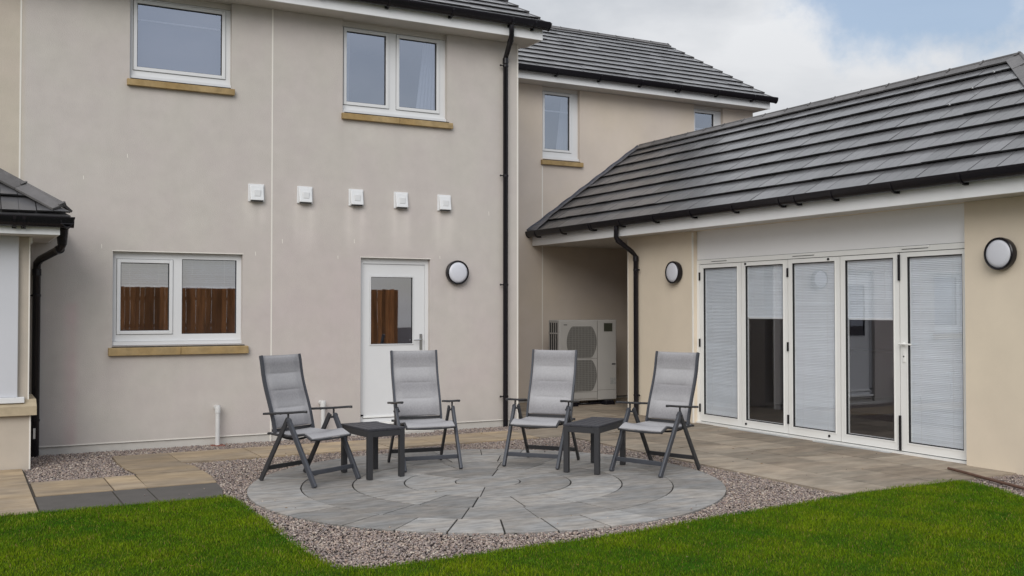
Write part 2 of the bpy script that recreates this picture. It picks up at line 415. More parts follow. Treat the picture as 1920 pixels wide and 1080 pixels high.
wall('wall', mapM, -6.0, 6.58, .09, 5.13, OP_M, .09, M['render'], house, tint_main, .06)
mb = MB(mapM); mb.box(-6, 4.35, .012, .2, -.12, .088); mb.box(5.30, 6.57, .012, .2, -.12, .088); mb.build('plinth', M['plinth'], house)
mb = MB(mapM); mb.box(-6, 4.356, -.006, .01, .082, .092); mb.box(5.293, 6.58, -.006, .01, .082, .092)
mb.build('plinth_bead', M['bead'], house)
for x in (.541, 3.24):
    mb = MB(mapM); mb.box(x - .008, x + .008, -.003, .02, -.02, 5.13); mb.build('movement_joint', M['bead'], house)
mb = MB(); mb.box(6.562, 6.583, Y0 - .003, Y0 + .02, 0, 5.13); mb.build('corner_bead', M['bead'], house)
mb = MB(); mb.box(6.4, 6.58, Y0 + .21, 20, -.1, 5.2); mb.build('side_wall', M['render'], house)
# thin bead along reveal heads
for (a, b, c, d) in OP_M[2:]:
    mb = MB(mapM); mb.box(a - .01, b + .01, -.004, .02, d, d + .008); mb.build('reveal_bead', M['bead'], house)
# little pale plaster ticks
TICKS = [(1.17, 3.01), (1.36, 2.27), (3.05, 2.23), (3.37, 2.39), (4.27, 2.42), (4.06, 2.21), (5.43, 2.24), (6.14, 2.85), (1.62, 3.28)]
for (x, z) in TICKS:
    mb = MB(mapM); h = RM.uniform(.035, .06); mb.hexa([(x - .003, -.002, z - h), (x + .004, -.002, z - h), (x + .004, .01, z - h), (x - .003, .01, z - h), (x - .006, -.002, z), (x + .001, -.002, z), (x + .001, .01, z), (x - .006, .01, z)])
    mb.build('plaster_tick', M['bead'], house)

def blind(mp, u0, u1, z0, z1, w, parent, pitch=.019, name='blind', m='blind'):
    mb = MB(mp); n = int((z1 - z0) / pitch)
    for i in range(n):
        z = z0 + i * pitch; r = RM.random()
        mb.face([(u0, w, z), (u1, w, z), (u1, w + .011, z + pitch * .86), (u0, w + .011, z + pitch * .86)], r)
        mb.face([(u0, w + .011, z + pitch * .86), (u1, w + .011, z + pitch * .86), (u1, w, z + pitch), (u0, w, z + pitch)], r)
    o = mb.build(name, M[m], parent)
    mb = MB(mp)
    mb.box(u0, u1, w - .004, w + .012, z0 - .02, z0)
    for q in (.2, .8):
        uu = u0 + (u1 - u0) * q; mb.box(uu - .001, uu + .001, w - .002, w, z0, z1)
    mb.build('blind_rail', M['blindrail'], parent)
    return o
def room(mp, u0, u1, z0, z1, w0, w1, parent, m=None):
    mb = MB(mp)
    A = [(u0, w0, z0), (u1, w0, z0), (u1, w1, z0), (u0, w1, z0), (u0, w0, z1), (u1, w0, z1), (u1, w1, z1), (u0, w1, z1)]
    for q in ((0, 3, 2, 1), (4, 5, 6, 7), (3, 2, 6, 7), (0, 3, 7, 4), (1, 2, 6, 5)):
        mb.face([A[k] for k in q])
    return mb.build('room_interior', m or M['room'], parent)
def window(mp, op, panes, parent, sashes, sill=None, cill=.045, label=None, glass='glass'):
    """op opening; panes rects; sashes: which panes sit in a raised casement"""
    u0, u1, z0, z1 = op
    hd = .06
    fr = MB(mp)
    holes = []
    for p, s_ in zip(panes, sashes):
        g = .042 if s_ else 0
        holes.append((p[0] - g, p[1] + g, p[2] - g, p[3] + g))
    fr.plate(u0 + .001, u1 - .001, .066, .14, z0 + cill, z1 - .001, holes)
    fr.box(u0 + .001, u1 - .001, .03, .14, z0 + .004, z0 + cill - .002)     # projecting cill
    w = fr.build('window', M['white'], parent, label, bevel=0)
    for p, s_, h in zip(panes, sashes, holes):
        if s_:
            mb = MB(mp); mb.ring(h[0] + .003, h[1] - .003, .052, .12, h[2] + .003, h[3] - .003, .039); mb.build('sash', M['white'], w, bevel=.004)
            mb = MB(mp); mb.ring(h[0] - .0015, h[1] + .0015, .0655, .10, h[2] - .0015, h[3] + .0015, .0045); mb.build('seal', M['gasket'], w)
        mb = MB(mp); mb.ring(p[0] - .001, p[1] + .001, .07, .09, p[2] - .001, p[3] + .001, .007); mb.build('gasket', M['gasket'], w)
        mb = MB(mp); mb.box(p[0], p[1], .088, .108, p[2], p[3]); mb.build('pane', M[glass], w)
    room(mp, u0 - .05, u1 + .05, z0 - .05, z1 + .02, .141, 1.3, w)
    if sill:
        mb = MB(mp); a, b, c, d = sill[:4]
        parts = sill[4] if len(sill) > 4 else [a, b]
        for x, y in zip(parts, parts[1:]):
            mb.hexa([(x + .002, -.055, c), (y - .002, -.055, c), (y - .002, .06, c), (x + .002, .06, c), (x + .002, -.055, d), (y - .002, -.055, d), (y - .002, .06, d + .015), (x + .002, .06, d + .015)])
        mb.build('sill', M['sand'], w, bevel=.004)
        mb = MB(mp); mb.box(a + .04, b - .04, -.01, .05, d + .012, d + .02); mb.build('sill_shadow_strip', M['gasket'], w)  # solid dark strip standing in for the shadow between sill and cill
    return w
w = window(mapM, (1.635, 2.76, 4.13, 5.06), [(1.72, 2.66, 4.28, 5.0)], house, [True], (1.604, 2.788, 4.045, 4.115), label='upper left window with one large pane')
mb = MB(mapM); mb.box(1.72, 2.66, .16, .17, 4.835, 4.85); mb.build('blind_rail', M['blindrail'], w)
mb = MB(mapM); mb.face([(1.68, .2, 4.1), (2.70, .2, 4.1), (2.70, .2, 5.06), (1.68, .2, 5.06)]); mb.build('roller_blind', mat('grey_roller_blind', (.16, .16, .20), .8, .2), w)
w1 = window(mapM, (4.113, 5.53, 3.98, 5.06), [(4.182, 4.704, 4.13, 5.01), (4.884, 5.405, 4.13, 5.01)], house, [True, True], (4.095, 5.593, 3.893, 3.965, [4.095, 4.85, 5.593]), label='upper right window of two casements with curtains')
def curtain(mp, pts, z0, z1, w, parent):
    mb = MB(mp)
    (a0, b0), (a1, b1) = pts           # at top, at bottom
    n = 40
    for i in range(n):
        t, t2 = i / n, (i + 1) / n
        d = .018 * sin(t * 38); d2 = .018 * sin(t2 * 38)
        mb.face([(a1 + (b1 - a1) * t, w + d, z0), (a1 + (b1 - a1) * t2, w + d2, z0), (a0 + (b0 - a0) * t2, w + d2, z1), (a0 + (b0 - a0) * t, w + d, z1)])
    return mb.build('curtain', M['curtain'], parent, smooth=True)
curtain(mapM, ((4.13, 4.29), (4.13, 4.27)), 4.0, 5.05, .24, w1)
curtain(mapM, ((5.30, 5.50), (5.17, 5.50)), 4.0, 5.05, .24, w1)
w2 = window(mapM, (1.476, 2.90, 1.15, 2.195), [(1.566, 2.086, 1.313, 2.073), (2.226, 2.844, 1.272, 2.126)], house, [True, False], (1.431, 2.964, 1.041, 1.122, [1.431, 2.2, 2.964]), label='lower window with blinds drawn halfway over two panes')
blind(mapM, 1.566, 2.086, 1.825, 2.08, .125, w2, .022, m='bluegrey_blind'); blind(mapM, 2.226, 2.844, 1.815, 2.13, .125, w2, .022, m='bluegrey_blind')
# panels closing the slot above the two upper windows
for (a, b) in ((1.636, 2.759), (4.114, 5.529)):
    mb = MB(mapM); mb.box(a, b, .06, .12, 5.062, 5.129); mb.build('window_head_panel', M['soffit'], house)
# back door
fr = MB(mapM); fr.ring(4.357, 5.292, .06, .15, .15, 2.194, .048, .04, .07)
dr = fr.build('door', M['white'], house, 'white back door with a dark glazed upper panel')
mb = MB(mapM); mb.plate(4.408, 5.241, .072, .118, .195, 2.12, [(4.50, 5.091, 1.103, 1.972)]); mb.build('door_leaf', M['white'], dr, bevel=0)
mb = MB(mapM); mb.ring(4.502, 5.089, .062, .1, 1.105, 1.970, .012); mb.build('glazing_bead', M['white'], dr, bevel=.003)
mb = MB(mapM); mb.ring(4.513, 5.078, .07, .09, 1.116, 1.959, .005); mb.build('gasket', M['gasket'], dr)
mb = MB(mapM); mb.box(4.514, 5.077, .085, .105, 1.117, 1.958); mb.build('pane', M['glass'], dr)
mb = MB(mapM); mb.box(5.172, 5.205, .052, .071, 1.04, 1.24); mb.tube([(5.19, .055, 1.165), (5.19, .02, 1.165), (5.17, .012, 1.165), (5.075, .012, 1.160)], .009, 8); mb.build('handle', M['steel'], dr, bevel=.003)
mb = MB(mapM); mb.box(4.409, 5.24, .05, .07, .20, .222); mb.build('weather_bar', M['whitealu'], dr, bevel=.003)
for z in (.235, .145):
    mb = MB(mapM); mb.box(4.36, 4.41, .045, .062, z - .008, z + .01); mb.build('hinge_cap', M['black'], dr)
mb = MB(mapM); mb.box(4.357, 5.292, .02, .2, .115, .148); mb.build('threshold', M['whitealu'], dr, bevel=.004)
mb = MB(mapM); mb.box(4.357, 5.292, -.14, .16, -.05, .03); mb.build('door_step', M['plinth'], dr, bevel=.006)
mb = MB(mapM); mb.box(4.357, 5.292, .05, .3, .031, .113); mb.build('door_upstand', M['plinth'], dr)
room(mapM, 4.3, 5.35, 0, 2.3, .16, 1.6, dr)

# ---- eaves helpers
DEEP = 1.55
def gutter_prof(r=.056, t=.004, n=10):
    o = [(r * cos(pi + pi * i / n), DEEP * r * sin(pi + pi * i / n)) for i in range(n + 1)]
    q = [((r - t) * cos(2 * pi - pi * i / n), DEEP * (r - t) * sin(2 * pi - pi * i / n)) for i in range(n + 1)]
    return [(-r - .006, .004), (-r - .006, -.008)] + o[1:] + [(r, .004), (r - t, .004)] + q[1:] + [(-r + t, .004)]
def gutter(p0, p1, out, parent, n_br, r=.062, ends=True, extra=(), drop=.02):
    """p0,p1 on the gutter axis; out = unit vector from wall to outside (horizontal)"""
    out = np.array(out, float); p0 = np.array(p0, float); p1 = np.array(p1, float)
    mb = MB(); mb.sweep([(-x, y) for x, y in gutter_prof(r)], p0, p1, out, (0, 0, 1))
    g = mb.build('gutter', M['black'], parent); smooth_by_angle(g, 35)
    L = np.linalg.norm(p1 - p0); d = (p1 - p0) / L
    if ends:
        for p in (p0, p1):
            mb = MB(); pr = [(r * 1.08 * cos(pi + pi * i / 12), DEEP * r * 1.08 * sin(pi + pi * i / 12)) for i in range(13)]
            s = -1 if p is p0 else 1
            mb.sweep(pr, p + d * s * .001, p + d * s * .012, out, (0, 0, 1)); mb.build('stop_end', M['black'], g)
    ts = [(i + .35) / n_br * L for i in range(n_br)] + list(extra)
    for t in ts:
        p = p0 + d * t; mb = MB()
        pr = [(r * 1.12 * cos(pi + pi * i / 10), DEEP * r * 1.12 * sin(pi + pi * i / 10)) for i in range(11)] + [(r * 1.02 * cos(-pi * i / 10), DEEP * r * 1.02 * sin(-pi * i / 10)) for i in range(11)]
        mb.sweep([(-x, y) for x, y in pr], p - d * .014, p + d * .014, out, (0, 0, 1))
        q = p - out * (r + .0) + np.array((0, 0, -r * DEEP * .75 - drop))
        mb.bar(q - d * .02 + out * .012, q + d * .02 + out * .012, .03, .045, out)
        mb.bar(q + out * .004 + np.array((0, 0, .0)), p - np.array((0, 0, r * DEEP * 1.02)), .014, .034, d)
        mb.build('gutter_bracket', M['black'], g)
    return g
def downpipe(path, parent, clips, side, rad=.034, collar=True):
    mb = MB(); mb.tube(path, rad, 14)
    for i in (0, len(path) - 1) if False else []: pass
    p = mb.build('downpipe', M['black'], parent); smooth_by_angle(p, 50)
    if collar:
        for k in range(1, len(path) - 1):
            a = np.array(path[k]); b = np.array(path[k + 1]); d = (b - a) / np.linalg.norm(b - a)
            if np.linalg.norm(b - a) < .14: continue
            mb = MB(); mb.tube([a + d * .0, a + d * .07], rad + .006, 14); o = mb.build('pipe_collar', M['black'], p); smooth_by_angle(o, 50)
    side = np.array(side, float)
    for c in clips:
        c = np.array(c, float); mb = MB()
        mb.tube([c - (0, 0, .012), c + (0, 0, .012)], rad + .005, 14)
        mb.tube([c + side * rad, c + side * (rad + .035)], .007, 8); mb.tube([c + side * (rad + .03), c + side * (rad + .048)], .013, 8)
        mb.build('pipe_clip', M['black'], p)
    return p
def tiles(mb, O, U, S, N, nrow, gauge, umin, umax, tw=.30, lift=.046, th=.024, last=None, seed=1):
    R = random.Random(seed)
    O = np.array(O, float); U = np.array(U, float); S = np.array(S, float); N = np.array(N, float)
    for k in range(nrow):
        s0 = k * gauge; s1 = (k + 1) * gauge + .015
        if last and s1 > last: s1 = last
        a0, a1, b0, b1 = umin(s0), umax(s0), umin(s1), umax(s1)
        off = (k % 2) * tw / 2
        lo = min(a0, b0); hi = max(a1, b1)
        n0 = int(math.floor((lo - off) / tw)); n1 = int(math.ceil((hi - off) / tw))
        for i in range(n0, n1):
            rr = R.random(); lj = R.uniform(-.004, .003)
            for h in (0, 1):
                g0, g1 = (.0045, .0014) if h == 0 else (.0014, .0045)
                x0 = off + i * tw + h * tw / 2 + g0; x1 = x0 + tw / 2 - g0 - g1
                p0, p1 = max(x0, a0), min(x1, a1); q0, q1 = max(x0, b0), min(x1, b1)
                if p1 - p0 < .004 and q1 - q0 < .004: continue
                if p1 < p0: p0 = p1 = (p0 + p1) / 2 if False else min(max(p0, a0), a1)
                if q1 < q0: q0 = q1 = min(max(q0, b0), b1)
                pts = []
                for nn in (0, 1):
                    for (u, s) in ((p0, s0), (p1, s0), (q1, s1), (q0, s1)):
                        base = (lift + lj if s == s0 else .006)
                        lvl = base if nn else (base - th if s == s0 else base - .012)
                        ss = s + .014 if (s == s0 and not nn) else s
                        pts.append(tuple(O + U * u + S * ss + N * lvl))
                mb.hexa(pts, rr)
def verge(O, S, N, X, nrow, gauge, parent, x0=-.0, x1=-.035):
    O = np.array(O, float); S = np.array(S, float); N = np.array(N, float)
    for k in range(nrow):
        a = O + S * (k * gauge + .004); b = O + S * ((k + 1) * gauge + .004)
        pts = []
        for dx_ in (x0, x1):
            for p, h in ((a, -.03), (b, -.03), (b, .012), (a, .040)):
                pts.append(tuple(p + N * h + np.array((dx_, 0, 0))))
        mb = MB(); mb.hexa(pts, .3); mb.build('verge_unit', M['ridge'], parent)
def ridge(path, parent, name, size=.13, ln=.45, th=.018, m='ridge', down=(0, 0, -1), wing=None, drop=.07, seed=2, overlap=.02):
    """angled cap tiles along a straight line; wing=(a,b) two unit vectors down each side"""
    R = random.Random(seed)
    p0 = np.array(path[0], float); p1 = np.array(path[1], float); L = np.linalg.norm(p1 - p0); d = (p1 - p0) / L
    n = max(1, round(L / ln)); ln = L / n
    a, b = [np.array(w_, float) for w_ in wing]
    for i in range(n):
        mb = MB(); up = -(a + b); up /= np.linalg.norm(up)
        q0 = p0 + d * (i * ln + .003); q1 = p0 + d * ((i + 1) * ln - .003)
        l0 = .0; l1 = .004 * R.random()
        for w_ in (a, b):
            nn = np.cross(d, w_); nn = nn if nn.dot(up) > 0 else -nn
            pts = []
            for off in (0, th):
                for (q, s, l_) in ((q0, .002, l0), (q1, .002, l1), (q1, size, l1), (q0, size, l0)):
                    pts.append(tuple(q + w_ * s + nn * (off + l_)))
            mb.hexa(pts, R.random())
        # crown roll
        rr = R.random()
        mb.tube([q0 + up * .012, q1 + up * .012], .022, 8, rr=rr)
        mb.bar(q0 + d * .012 + a * size * .5 + up * (th + .012), q0 + d * .012 - a * .0 + up * (th + .02), .02, .008, d, rr)
        mb.build(name, M[m], parent)

# ---- main house roof
PM = math.atan(.528); Sm = (0, cos(PM), sin(PM)); Nm = (0, -sin(PM), cos(PM))
zt = 5.344 - .03
mb = MB()
tiles(mb, (6.87, 11.50, zt), (-1, 0, 0), Sm, Nm, 14, .345, lambda s: 0, lambda s: 12.5, lift=.031, th=.018)
Om = np.array((6.87, 11.50, zt)); smx = np.array(Sm); nmx = np.array(Nm)
e0 = Om - nmx * .012; e1 = e0 + smx * 4.85
mb.hexa([tuple(e0 + np.array((0, 0, -.0))), tuple(e0 + np.array((-12.5, 0, 0))), tuple(e1 + np.array((-12.5, 0, 0))), tuple(e1), *[tuple(p + nmx * .01) for p in (e0, e0 + np.array((-12.5, 0, 0)), e1 + np.array((-12.5, 0, 0)), e1)]])
rf = mb.build('roof', M['tile'], house, 'pitched roof of grey interlocking tiles')
verge((6.872, 11.50, zt), Sm, Nm, 0, 14, .345, rf)
top = e1 + nmx * .03
mb = MB(); mb.face([tuple(top), tuple(top + np.array((-12.5, 0, 0))), (-5.63, 20.3, 5.3), (6.87, 20.3, 5.3)]); mb.build('rear_slope', M['tile'], rf)
ridge([tuple(top), tuple(top + np.array((-12.5, 0, 0)))], rf, 'ridge_tile', wing=((0, -cos(PM), -sin(PM)), (0, cos(PM), -sin(PM))), ln=.45 * 3)
mb = MB(); mb.box(-6, 6.775, 11.57, 11.595, 5.13, 5.31); mb.build('fascia', M['fascia'], house, bevel=.003)
mb = MB(); mb.box(-6, 6.765, 11.596, Y0 + .14, 5.132, 5.15); mb.build('soffit', M['soffit'], house)
# verge: box end and bargeboard up the gable
mb = MB()
mb.hexa([(6.75, 11.571, 5.131), (6.774, 11.571, 5.131), (6.774, 12.0, 5.131), (6.75, 12.0, 5.131), (6.75, 11.571, 5.30), (6.774, 11.571, 5.30), (6.774, 12.0, 5.53), (6.75, 12.0, 5.53)])
q = [(11.9, 5.36), (16.2, 7.63)]
mb.hexa([(6.752, 12.0, 5.34), (6.776, 12.0, 5.34), (6.776, 16.15, 7.53), (6.752, 16.15, 7.53), (6.752, 12.0, 5.55), (6.776, 12.0, 5.55), (6.776, 16.15, 7.74), (6.752, 16.15, 7.74)])
mb.build('bargeboard', M['fascia'], house)
mb = MB(); mb.box(6.581, 6.749, Y0 + .01, 12.3, 5.15, 5.17); mb.hexa([(6.58, 12.0, 5.18), (6.751, 12.0, 5.18), (6.751, 16.1, 7.40), (6.58, 16.1, 7.40), (6.58, 12.0, 5.2), (6.751, 12.0, 5.2), (6.751, 16.1, 7.42), (6.58, 16.1, 7.42)]); mb.build('verge_soffit', M['soffit'], house)
mb = MB(); mb.face([(6.57, Y0 + .01, 5.13), (6.57, 19.9, 5.13), (6.57, 16.1, 7.5)]); mb.build('gable_wall', M['render'], house)
gutter((-6, 11.502, 5.345), (6.815, 11.502, 5.345), (0, -1, 0), house, 15, extra=(12.6,))
downpipe([(6.268, 11.505, 5.28), (6.268, 11.505, 5.12), (6.285, 11.56, 5.07), (6.352, 11.79, 4.955), (6.36, 11.845, 4.90), (6.36, 11.845, -.02)], house, [(6.36, 11.845, z) for z in (4.80, 3.33, 1.88, .40)], (-1, 0, 0))

# ================================================================== REAR WING
YR = 14.7
mapR = lambda u, w, z: (u, YR + w, z)
wing = thing('house_wing', (10.0, YR, 0), 'two storey beige rear wing set back behind the garden room, with stepped gable tiles', 'house')
def tint_w(u, z):
    k = 1.0
    return (k, k * .995, k * .99)
OP_R = [(8.60, 9.345, 4.10, 5.33), (11.83, 12.52, 4.10, 5.33)]
wall('wall', mapR, 6.3, 13.25, .04, 5.33, OP_R, .09, M['render_wing'], wing, tint_w, .12)
mb = MB(mapR); mb.box(6.3, 13.2, .012, .2, -.1, .038); mb.build('plinth', M['plinth'], wing)
mb = MB(mapR); mb.box(6.3, 13.2, -.006, .01, .034, .044); mb.build('plinth_bead', M['gasket'], wing)
mb = MB(mapR); mb.box(8.588, 8.604, -.003, .02, 0, 3.99); mb.build('movement_joint', M['bead'], wing)
mb = MB(); mb.box(13.0, 13.25, YR + .21, 21, 0, 5.33); mb.build('side_wall', M['render_wing'], wing)
mb = MB(); mb.face([(13.24, YR + .01, 5.3), (13.24, 20.9, 5.3), (13.24, 17.6, 7.2)]); mb.build('gable_wall', M['render_wing'], wing)
wa = window(mapR, (8.60, 9.345, 4.10, 5.262), [(8.675, 9.172, 4.278, 5.21)], wing, [True], (8.565, 9.39, 3.995, 4.07), label='tall narrow window left of the tiled slope')
mb = MB(mapR); mb.box(8.675, 9.172, .112, .12, 4.93, 4.95); mb.build('glazing_bar', M['white'], wa)
curtain(mapR, ((9.12, 9.30), (8.98, 9.30)), 4.1, 5.2, .24, wa)
wb_ = window(mapR, (11.83, 12.52, 4.10, 5.262), [(11.90, 12.34, 4.278, 5.20)], wing, [True], (11.79, 12.57, 3.995, 4.07), label='window mostly hidden behind the garden room ridge')
mb = MB(mapR); mb.box(11.90, 12.34, .112, .12, 4.90, 4.925); mb.build('glazing_bar', M['white'], wb_)
for (a, b) in ((8.601, 9.344), (11.831, 12.519)):
    mb = MB(mapR); mb.box(a, b, .06, .12, 5.264, 5.329); mb.build('window_head_panel', M['soffit'], wing)
PR = math.atan(.54); Sr = np.array((0, cos(PR), sin(PR))); Nr = np.array((0, -sin(PR), cos(PR)))
Or_ = np.array((13.45, 14.30, 5.50))
mb = MB(); tiles(mb, Or_, (-1, 0, 0), Sr, Nr, 11, .342, lambda s: 0, lambda s: 6.8, last=3.74, lift=.031, th=.018, seed=5)
e0 = Or_ - Nr * .012; e1 = e0 + Sr * 3.74; dx = np.array((-6.8, 0, 0))
mb.hexa([tuple(p) for p in (e0, e0 + dx, e1 + dx, e1, e0 + Nr * .01, e0 + dx + Nr * .01, e1 + dx + Nr * .01, e1 + Nr * .01)])
rw = mb.build('roof', M['tile'], wing, 'steep roof of grey tiles with a stepped verge')
verge(Or_ + np.array((.002, 0, 0)), Sr, Nr, 0, 10, .342, rw)
top = e1 + Nr * .03
mb = MB(); mb.face([tuple(top), tuple(top + dx), (6.65, 21.3, 5.4), (13.45, 21.3, 5.4)]); mb.build('rear_slope', M['tile'], rw)
ridge([tuple(top), tuple(top + dx)], rw, 'ridge_tile', wing=((0, -cos(PR), -sin(PR)), (0, cos(PR), -sin(PR))), ln=.45)
mb = MB(); mb.box(6.6, 13.38, 14.37, 14.395, 5.33, 5.50); mb.build('fascia', M['fascia'], wing, bevel=.003)
mb = MB(); mb.box(6.6, 13.37, 14.396, YR + .14, 5.332, 5.35); mb.build('soffit', M['soffit'], wing)
mb = MB(); mb.hexa([(13.355, 14.371, 5.331), (13.379, 14.371, 5.331), (13.379, 17.6, 7.02), (13.355, 17.6, 7.02), (13.355, 14.371, 5.50), (13.379, 14.371, 5.50), (13.379, 17.6, 7.24), (13.355, 17.6, 7.24)]); mb.build('bargeboard', M['fascia'], wing)
gutter((6.65, 14.30, 5.53), (13.45, 14.30, 5.53), (0, -1, 0), wing, 8, extra=(4.5,))

# ================================================================== GARDEN ROOM (single storey extension)
XE = 8.75
mapE = lambda u, w, z: (XE + w, u, z)
ext = thing('garden_room', (XE, 9.0, 0), 'single storey cream garden room with long tiled roof and white folding glass doors', 'building')
se = streaks([(6.25, 1.90, .12, .12, .10), (11.3, 1.90, .1, .3, .03)])
def tint_e(u, z): k = se(u, z); return (k, k, k)
wall('wall', mapE, 5.5, 12.44, -.05, 2.617, [(6.664, 10.925, -.05, 2.617)], .09, M['cream'], ext, tint_e, .08)
mb = MB(); mb.box(XE + .001, 12.4, 12.30, 12.439, -.05, 2.617)
mb.box(12.3, 12.5, 5.5, YR, -.05, 2.617); mb.box(XE + .001, 12.4, 5.5, 5.65, -.05, 2.617)
mb.build('side_wall', M['cream'], ext)
for y in (12.432,):
    mb = MB(); mb.box(XE - .003, XE + .02, y - .008, y + .010, 0, 2.6); mb.build('corner_bead', M['bead'], ext)
mb = MB(); mb.box(XE - .003, XE + .02, 10.915, 10.929, 0, 2.6); mb.build('corner_bead', M['bead'], ext)
# white board over the doors
mb = MB(mapE); mb.box(6.67, 10.92, .085, .13, 2.226, 2.63); mb.build('door_head_board', M['board'], ext)
# outer door frame
df = MB(mapE); df.box(6.665, 6.70, .08, .17, 0, 2.222); df.box(10.872, 10.924, .08, .17, 0, 2.222); df.box(6.70, 10.872, .08, .17, 2.165, 2.222); df.box(6.665, 10.924, .06, .079, 0, .036); df.box(6.70, 10.872, .08, .17, 0, .036)
dfo = df.build('door_frame', M['whitealu'], ext, bevel=0)
mb = MB(mapE); mb.box(6.70, 10.872, .125, .135, .036, 2.165); 
# dark backing strip only in the gaps between leaves
mbk = MB(mapE)
for y in (10.868, 10.037, 9.206, 8.342 + .03, 7.509, 6.704): pass
for (a, b) in ((10.30, 10.62), (8.75, 9.12), (7.15, 7.50)):
    mb = MB(mapE); mb.box(a, b, .072, .079, 2.196, 2.212); mb.build('trickle_vent', M['whitealu'], dfo)
    mb = MB(mapE); mb.box(a + .01, b - .01, .0745, .0795, 2.190, 2.195); mb.build('vent_slot', M['gasket'], dfo)
mb = MB(mapE); mb.box(6.668, 10.92, .082, .084, 2.2225, 2.2255); mb.build('head_joint', M['gasket'], dfo)
LW = (10.870 - 6.702) / 5
for i in range(5):
    yb = 10.870 - i * LW; ya = yb - LW                      # ya nearer to the camera
    a, b = ya + .0055, yb - .0055
    has_full = i in (0, 2, 4)
    sl, sr = .076, .068
    g = (a + sl, b - sr, .137, 2.108)
    if i == 4: g = (a + .050, b - .095, .137, 2.108)
    mb = MB(mapE); mb.plate(a, b, .088, .145, .045, 2.158, [g])
    leaf = mb.build('folding_door_leaf', M['whitealu'], ext, ['far folding door leaf with blind fully down', 'door leaf with blind half down, second from the lamp pier', 'middle folding door leaf with blind fully down', 'door leaf with blind half down beside the handle', 'nearest folding door leaf with the white handle'][i])
    mb = MB(mapE); mb.ring(g[0] - .0008, g[1] + .0008, .092, .12, g[2] - .0008, g[3] + .0008, .011); mb.build('gasket', M['gasket'], leaf)
    mb = MB(mapE); mb.ring(g[0] - .012, g[1] + .012, .083, .0885, g[2] - .012, g[3] + .012, .010); mb.build('glazing_bead', M['whitealu'], leaf)
    mb = MB(mapE); mb.box(g[0] + .001, g[1] - .001, .107, .113, g[2] + .001, g[3] - .001); mb.build('pane', M['glassdoor'], leaf)
    zb = .145 if has_full else 1.455
    blind(mapE, g[0] + .012, g[1] - .012, zb, 2.105, .120, leaf)
    mb = MB(mapE); mb.ring(g[0] - .001, g[1] + .001, .116, .135, g[2] - .001, g[3] + .001, .016); mb.build('blind_channel', M['whitealu'], leaf)
    mb = MB(mapE); mb.box(ya - .006, ya + .006, .106, .140, .036, 2.164); mb.box(ya + .006, yb - .006, .106, .120, .0362, .0448); mb.box(ya + .006, yb - .006, .106, .120, 2.1582, 2.1648); mb.build('seal', M['gasket'], leaf)
    if i in (1, 2):
        for z in (.09, 2.135):
            y = (b - .075) if i == 1 else (a + .17)
            mb = MB(mapE); mb.cyl((y, .078, z), (y, .09, z), .015, n=14); mb.build('magnet_catch', M['black'], leaf)
    if i in (0, 2):
        ye = b + .003
        for z in (2.0, 1.10, .22):
            mb = MB(mapE); mb.box(ye - .012, ye + .010, .070, .0875, z - .055, z + .055); mb.build('hinge', M['black'], leaf, bevel=.003)
    if i == 4:
        ye = b + .003
        for z0_, z1_ in ((1.86, 2.14), (.05, .42)):
            mb = MB(mapE); mb.box(ye - .011, ye + .011, .066, .0875, z0_, z1_); mb.build('hinge', M['black'], leaf, bevel=.003)
        mb = MB(mapE); yh = b - .050; mb.box(yh - .016, yh + .016, .078, .0875, .99, 1.13); mb.cyl((yh, .07, 1.18), (yh, .088, 1.18), .018, n=14)
        mb.tube([(yh + .045, .052, 1.183), (yh, .048, 1.183), (yh - .12, .05, 1.181)], .0085, 8); mb.cyl((yh, .05, 1.182), (yh, .088, 1.182), .009, n=8)
        mb.build('handle', M['whitealu'], leaf, bevel=.002)
        mb = MB(mapE); mb.cyl((yh, .0765, 1.05), (yh, .079, 1.05), .009, n=10); mb.build('keyhole', M['gasket'], leaf)
# room behind the doors
mb = MB()
x0, x1, y0, y1 = XE + .18, 12.25, 5.7, 12.2
for q in ([(x0, y0, .0), (x1, y0, .0), (x1, y0, 2.6), (x0, y0, 2.6)], [(x0, y1, .0), (x1, y1, .0), (x1, y1, 2.6), (x0, y1, 2.6)], [(x1, y0, .0), (x1, y1, .0), (x1, y1, 2.6), (x1, y0, 2.6)], [(x0, y0, 2.6), (x1, y0, 2.6), (x1, y1, 2.6), (x0, y1, 2.6)]): mb.face(q)
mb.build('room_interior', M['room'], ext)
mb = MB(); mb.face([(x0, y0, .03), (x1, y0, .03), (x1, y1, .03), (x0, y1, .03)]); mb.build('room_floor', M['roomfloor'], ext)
mb = MB(); mb.box(11.6, 12.2, 8.2, 12.1, .05, .9); mb.box(11.58, 12.2, 8.18, 12.12, .9, .94); mb.build('kitchen_units', M['unit'], ext, bevel=.005)
# eaves
mb = MB(); mb.box(8.40, 8.425, 5.07, YR - .002, 2.612, 2.79); mb.build('fascia', M['fascia'], ext, bevel=.003)
mb = MB(); mb.box(8.426, XE + .13, 5.07, 12.438, 2.6175, 2.635); mb.box(8.426, 12.3, 12.4385, YR - .002, 2.6175, 2.635); mb.build('soffit', M['soffit'], ext)
gutter((8.330, YR - .005, 2.845), (8.330, 5.03, 2.845), (-1, 0, 0), ext, 12, extra=(1.95, 6.17), ends=True)
downpipe([(8.335, 12.135, 2.79), (8.335, 12.135, 2.60), (8.36, 12.137, 2.555), (8.62, 12.155, 2.40), (8.695, 12.156, 2.33), (8.697, 12.156, .0)], ext, [(8.697, 12.156, z) for z in (2.13, .30)], (0, -1, 0), rad=.036)
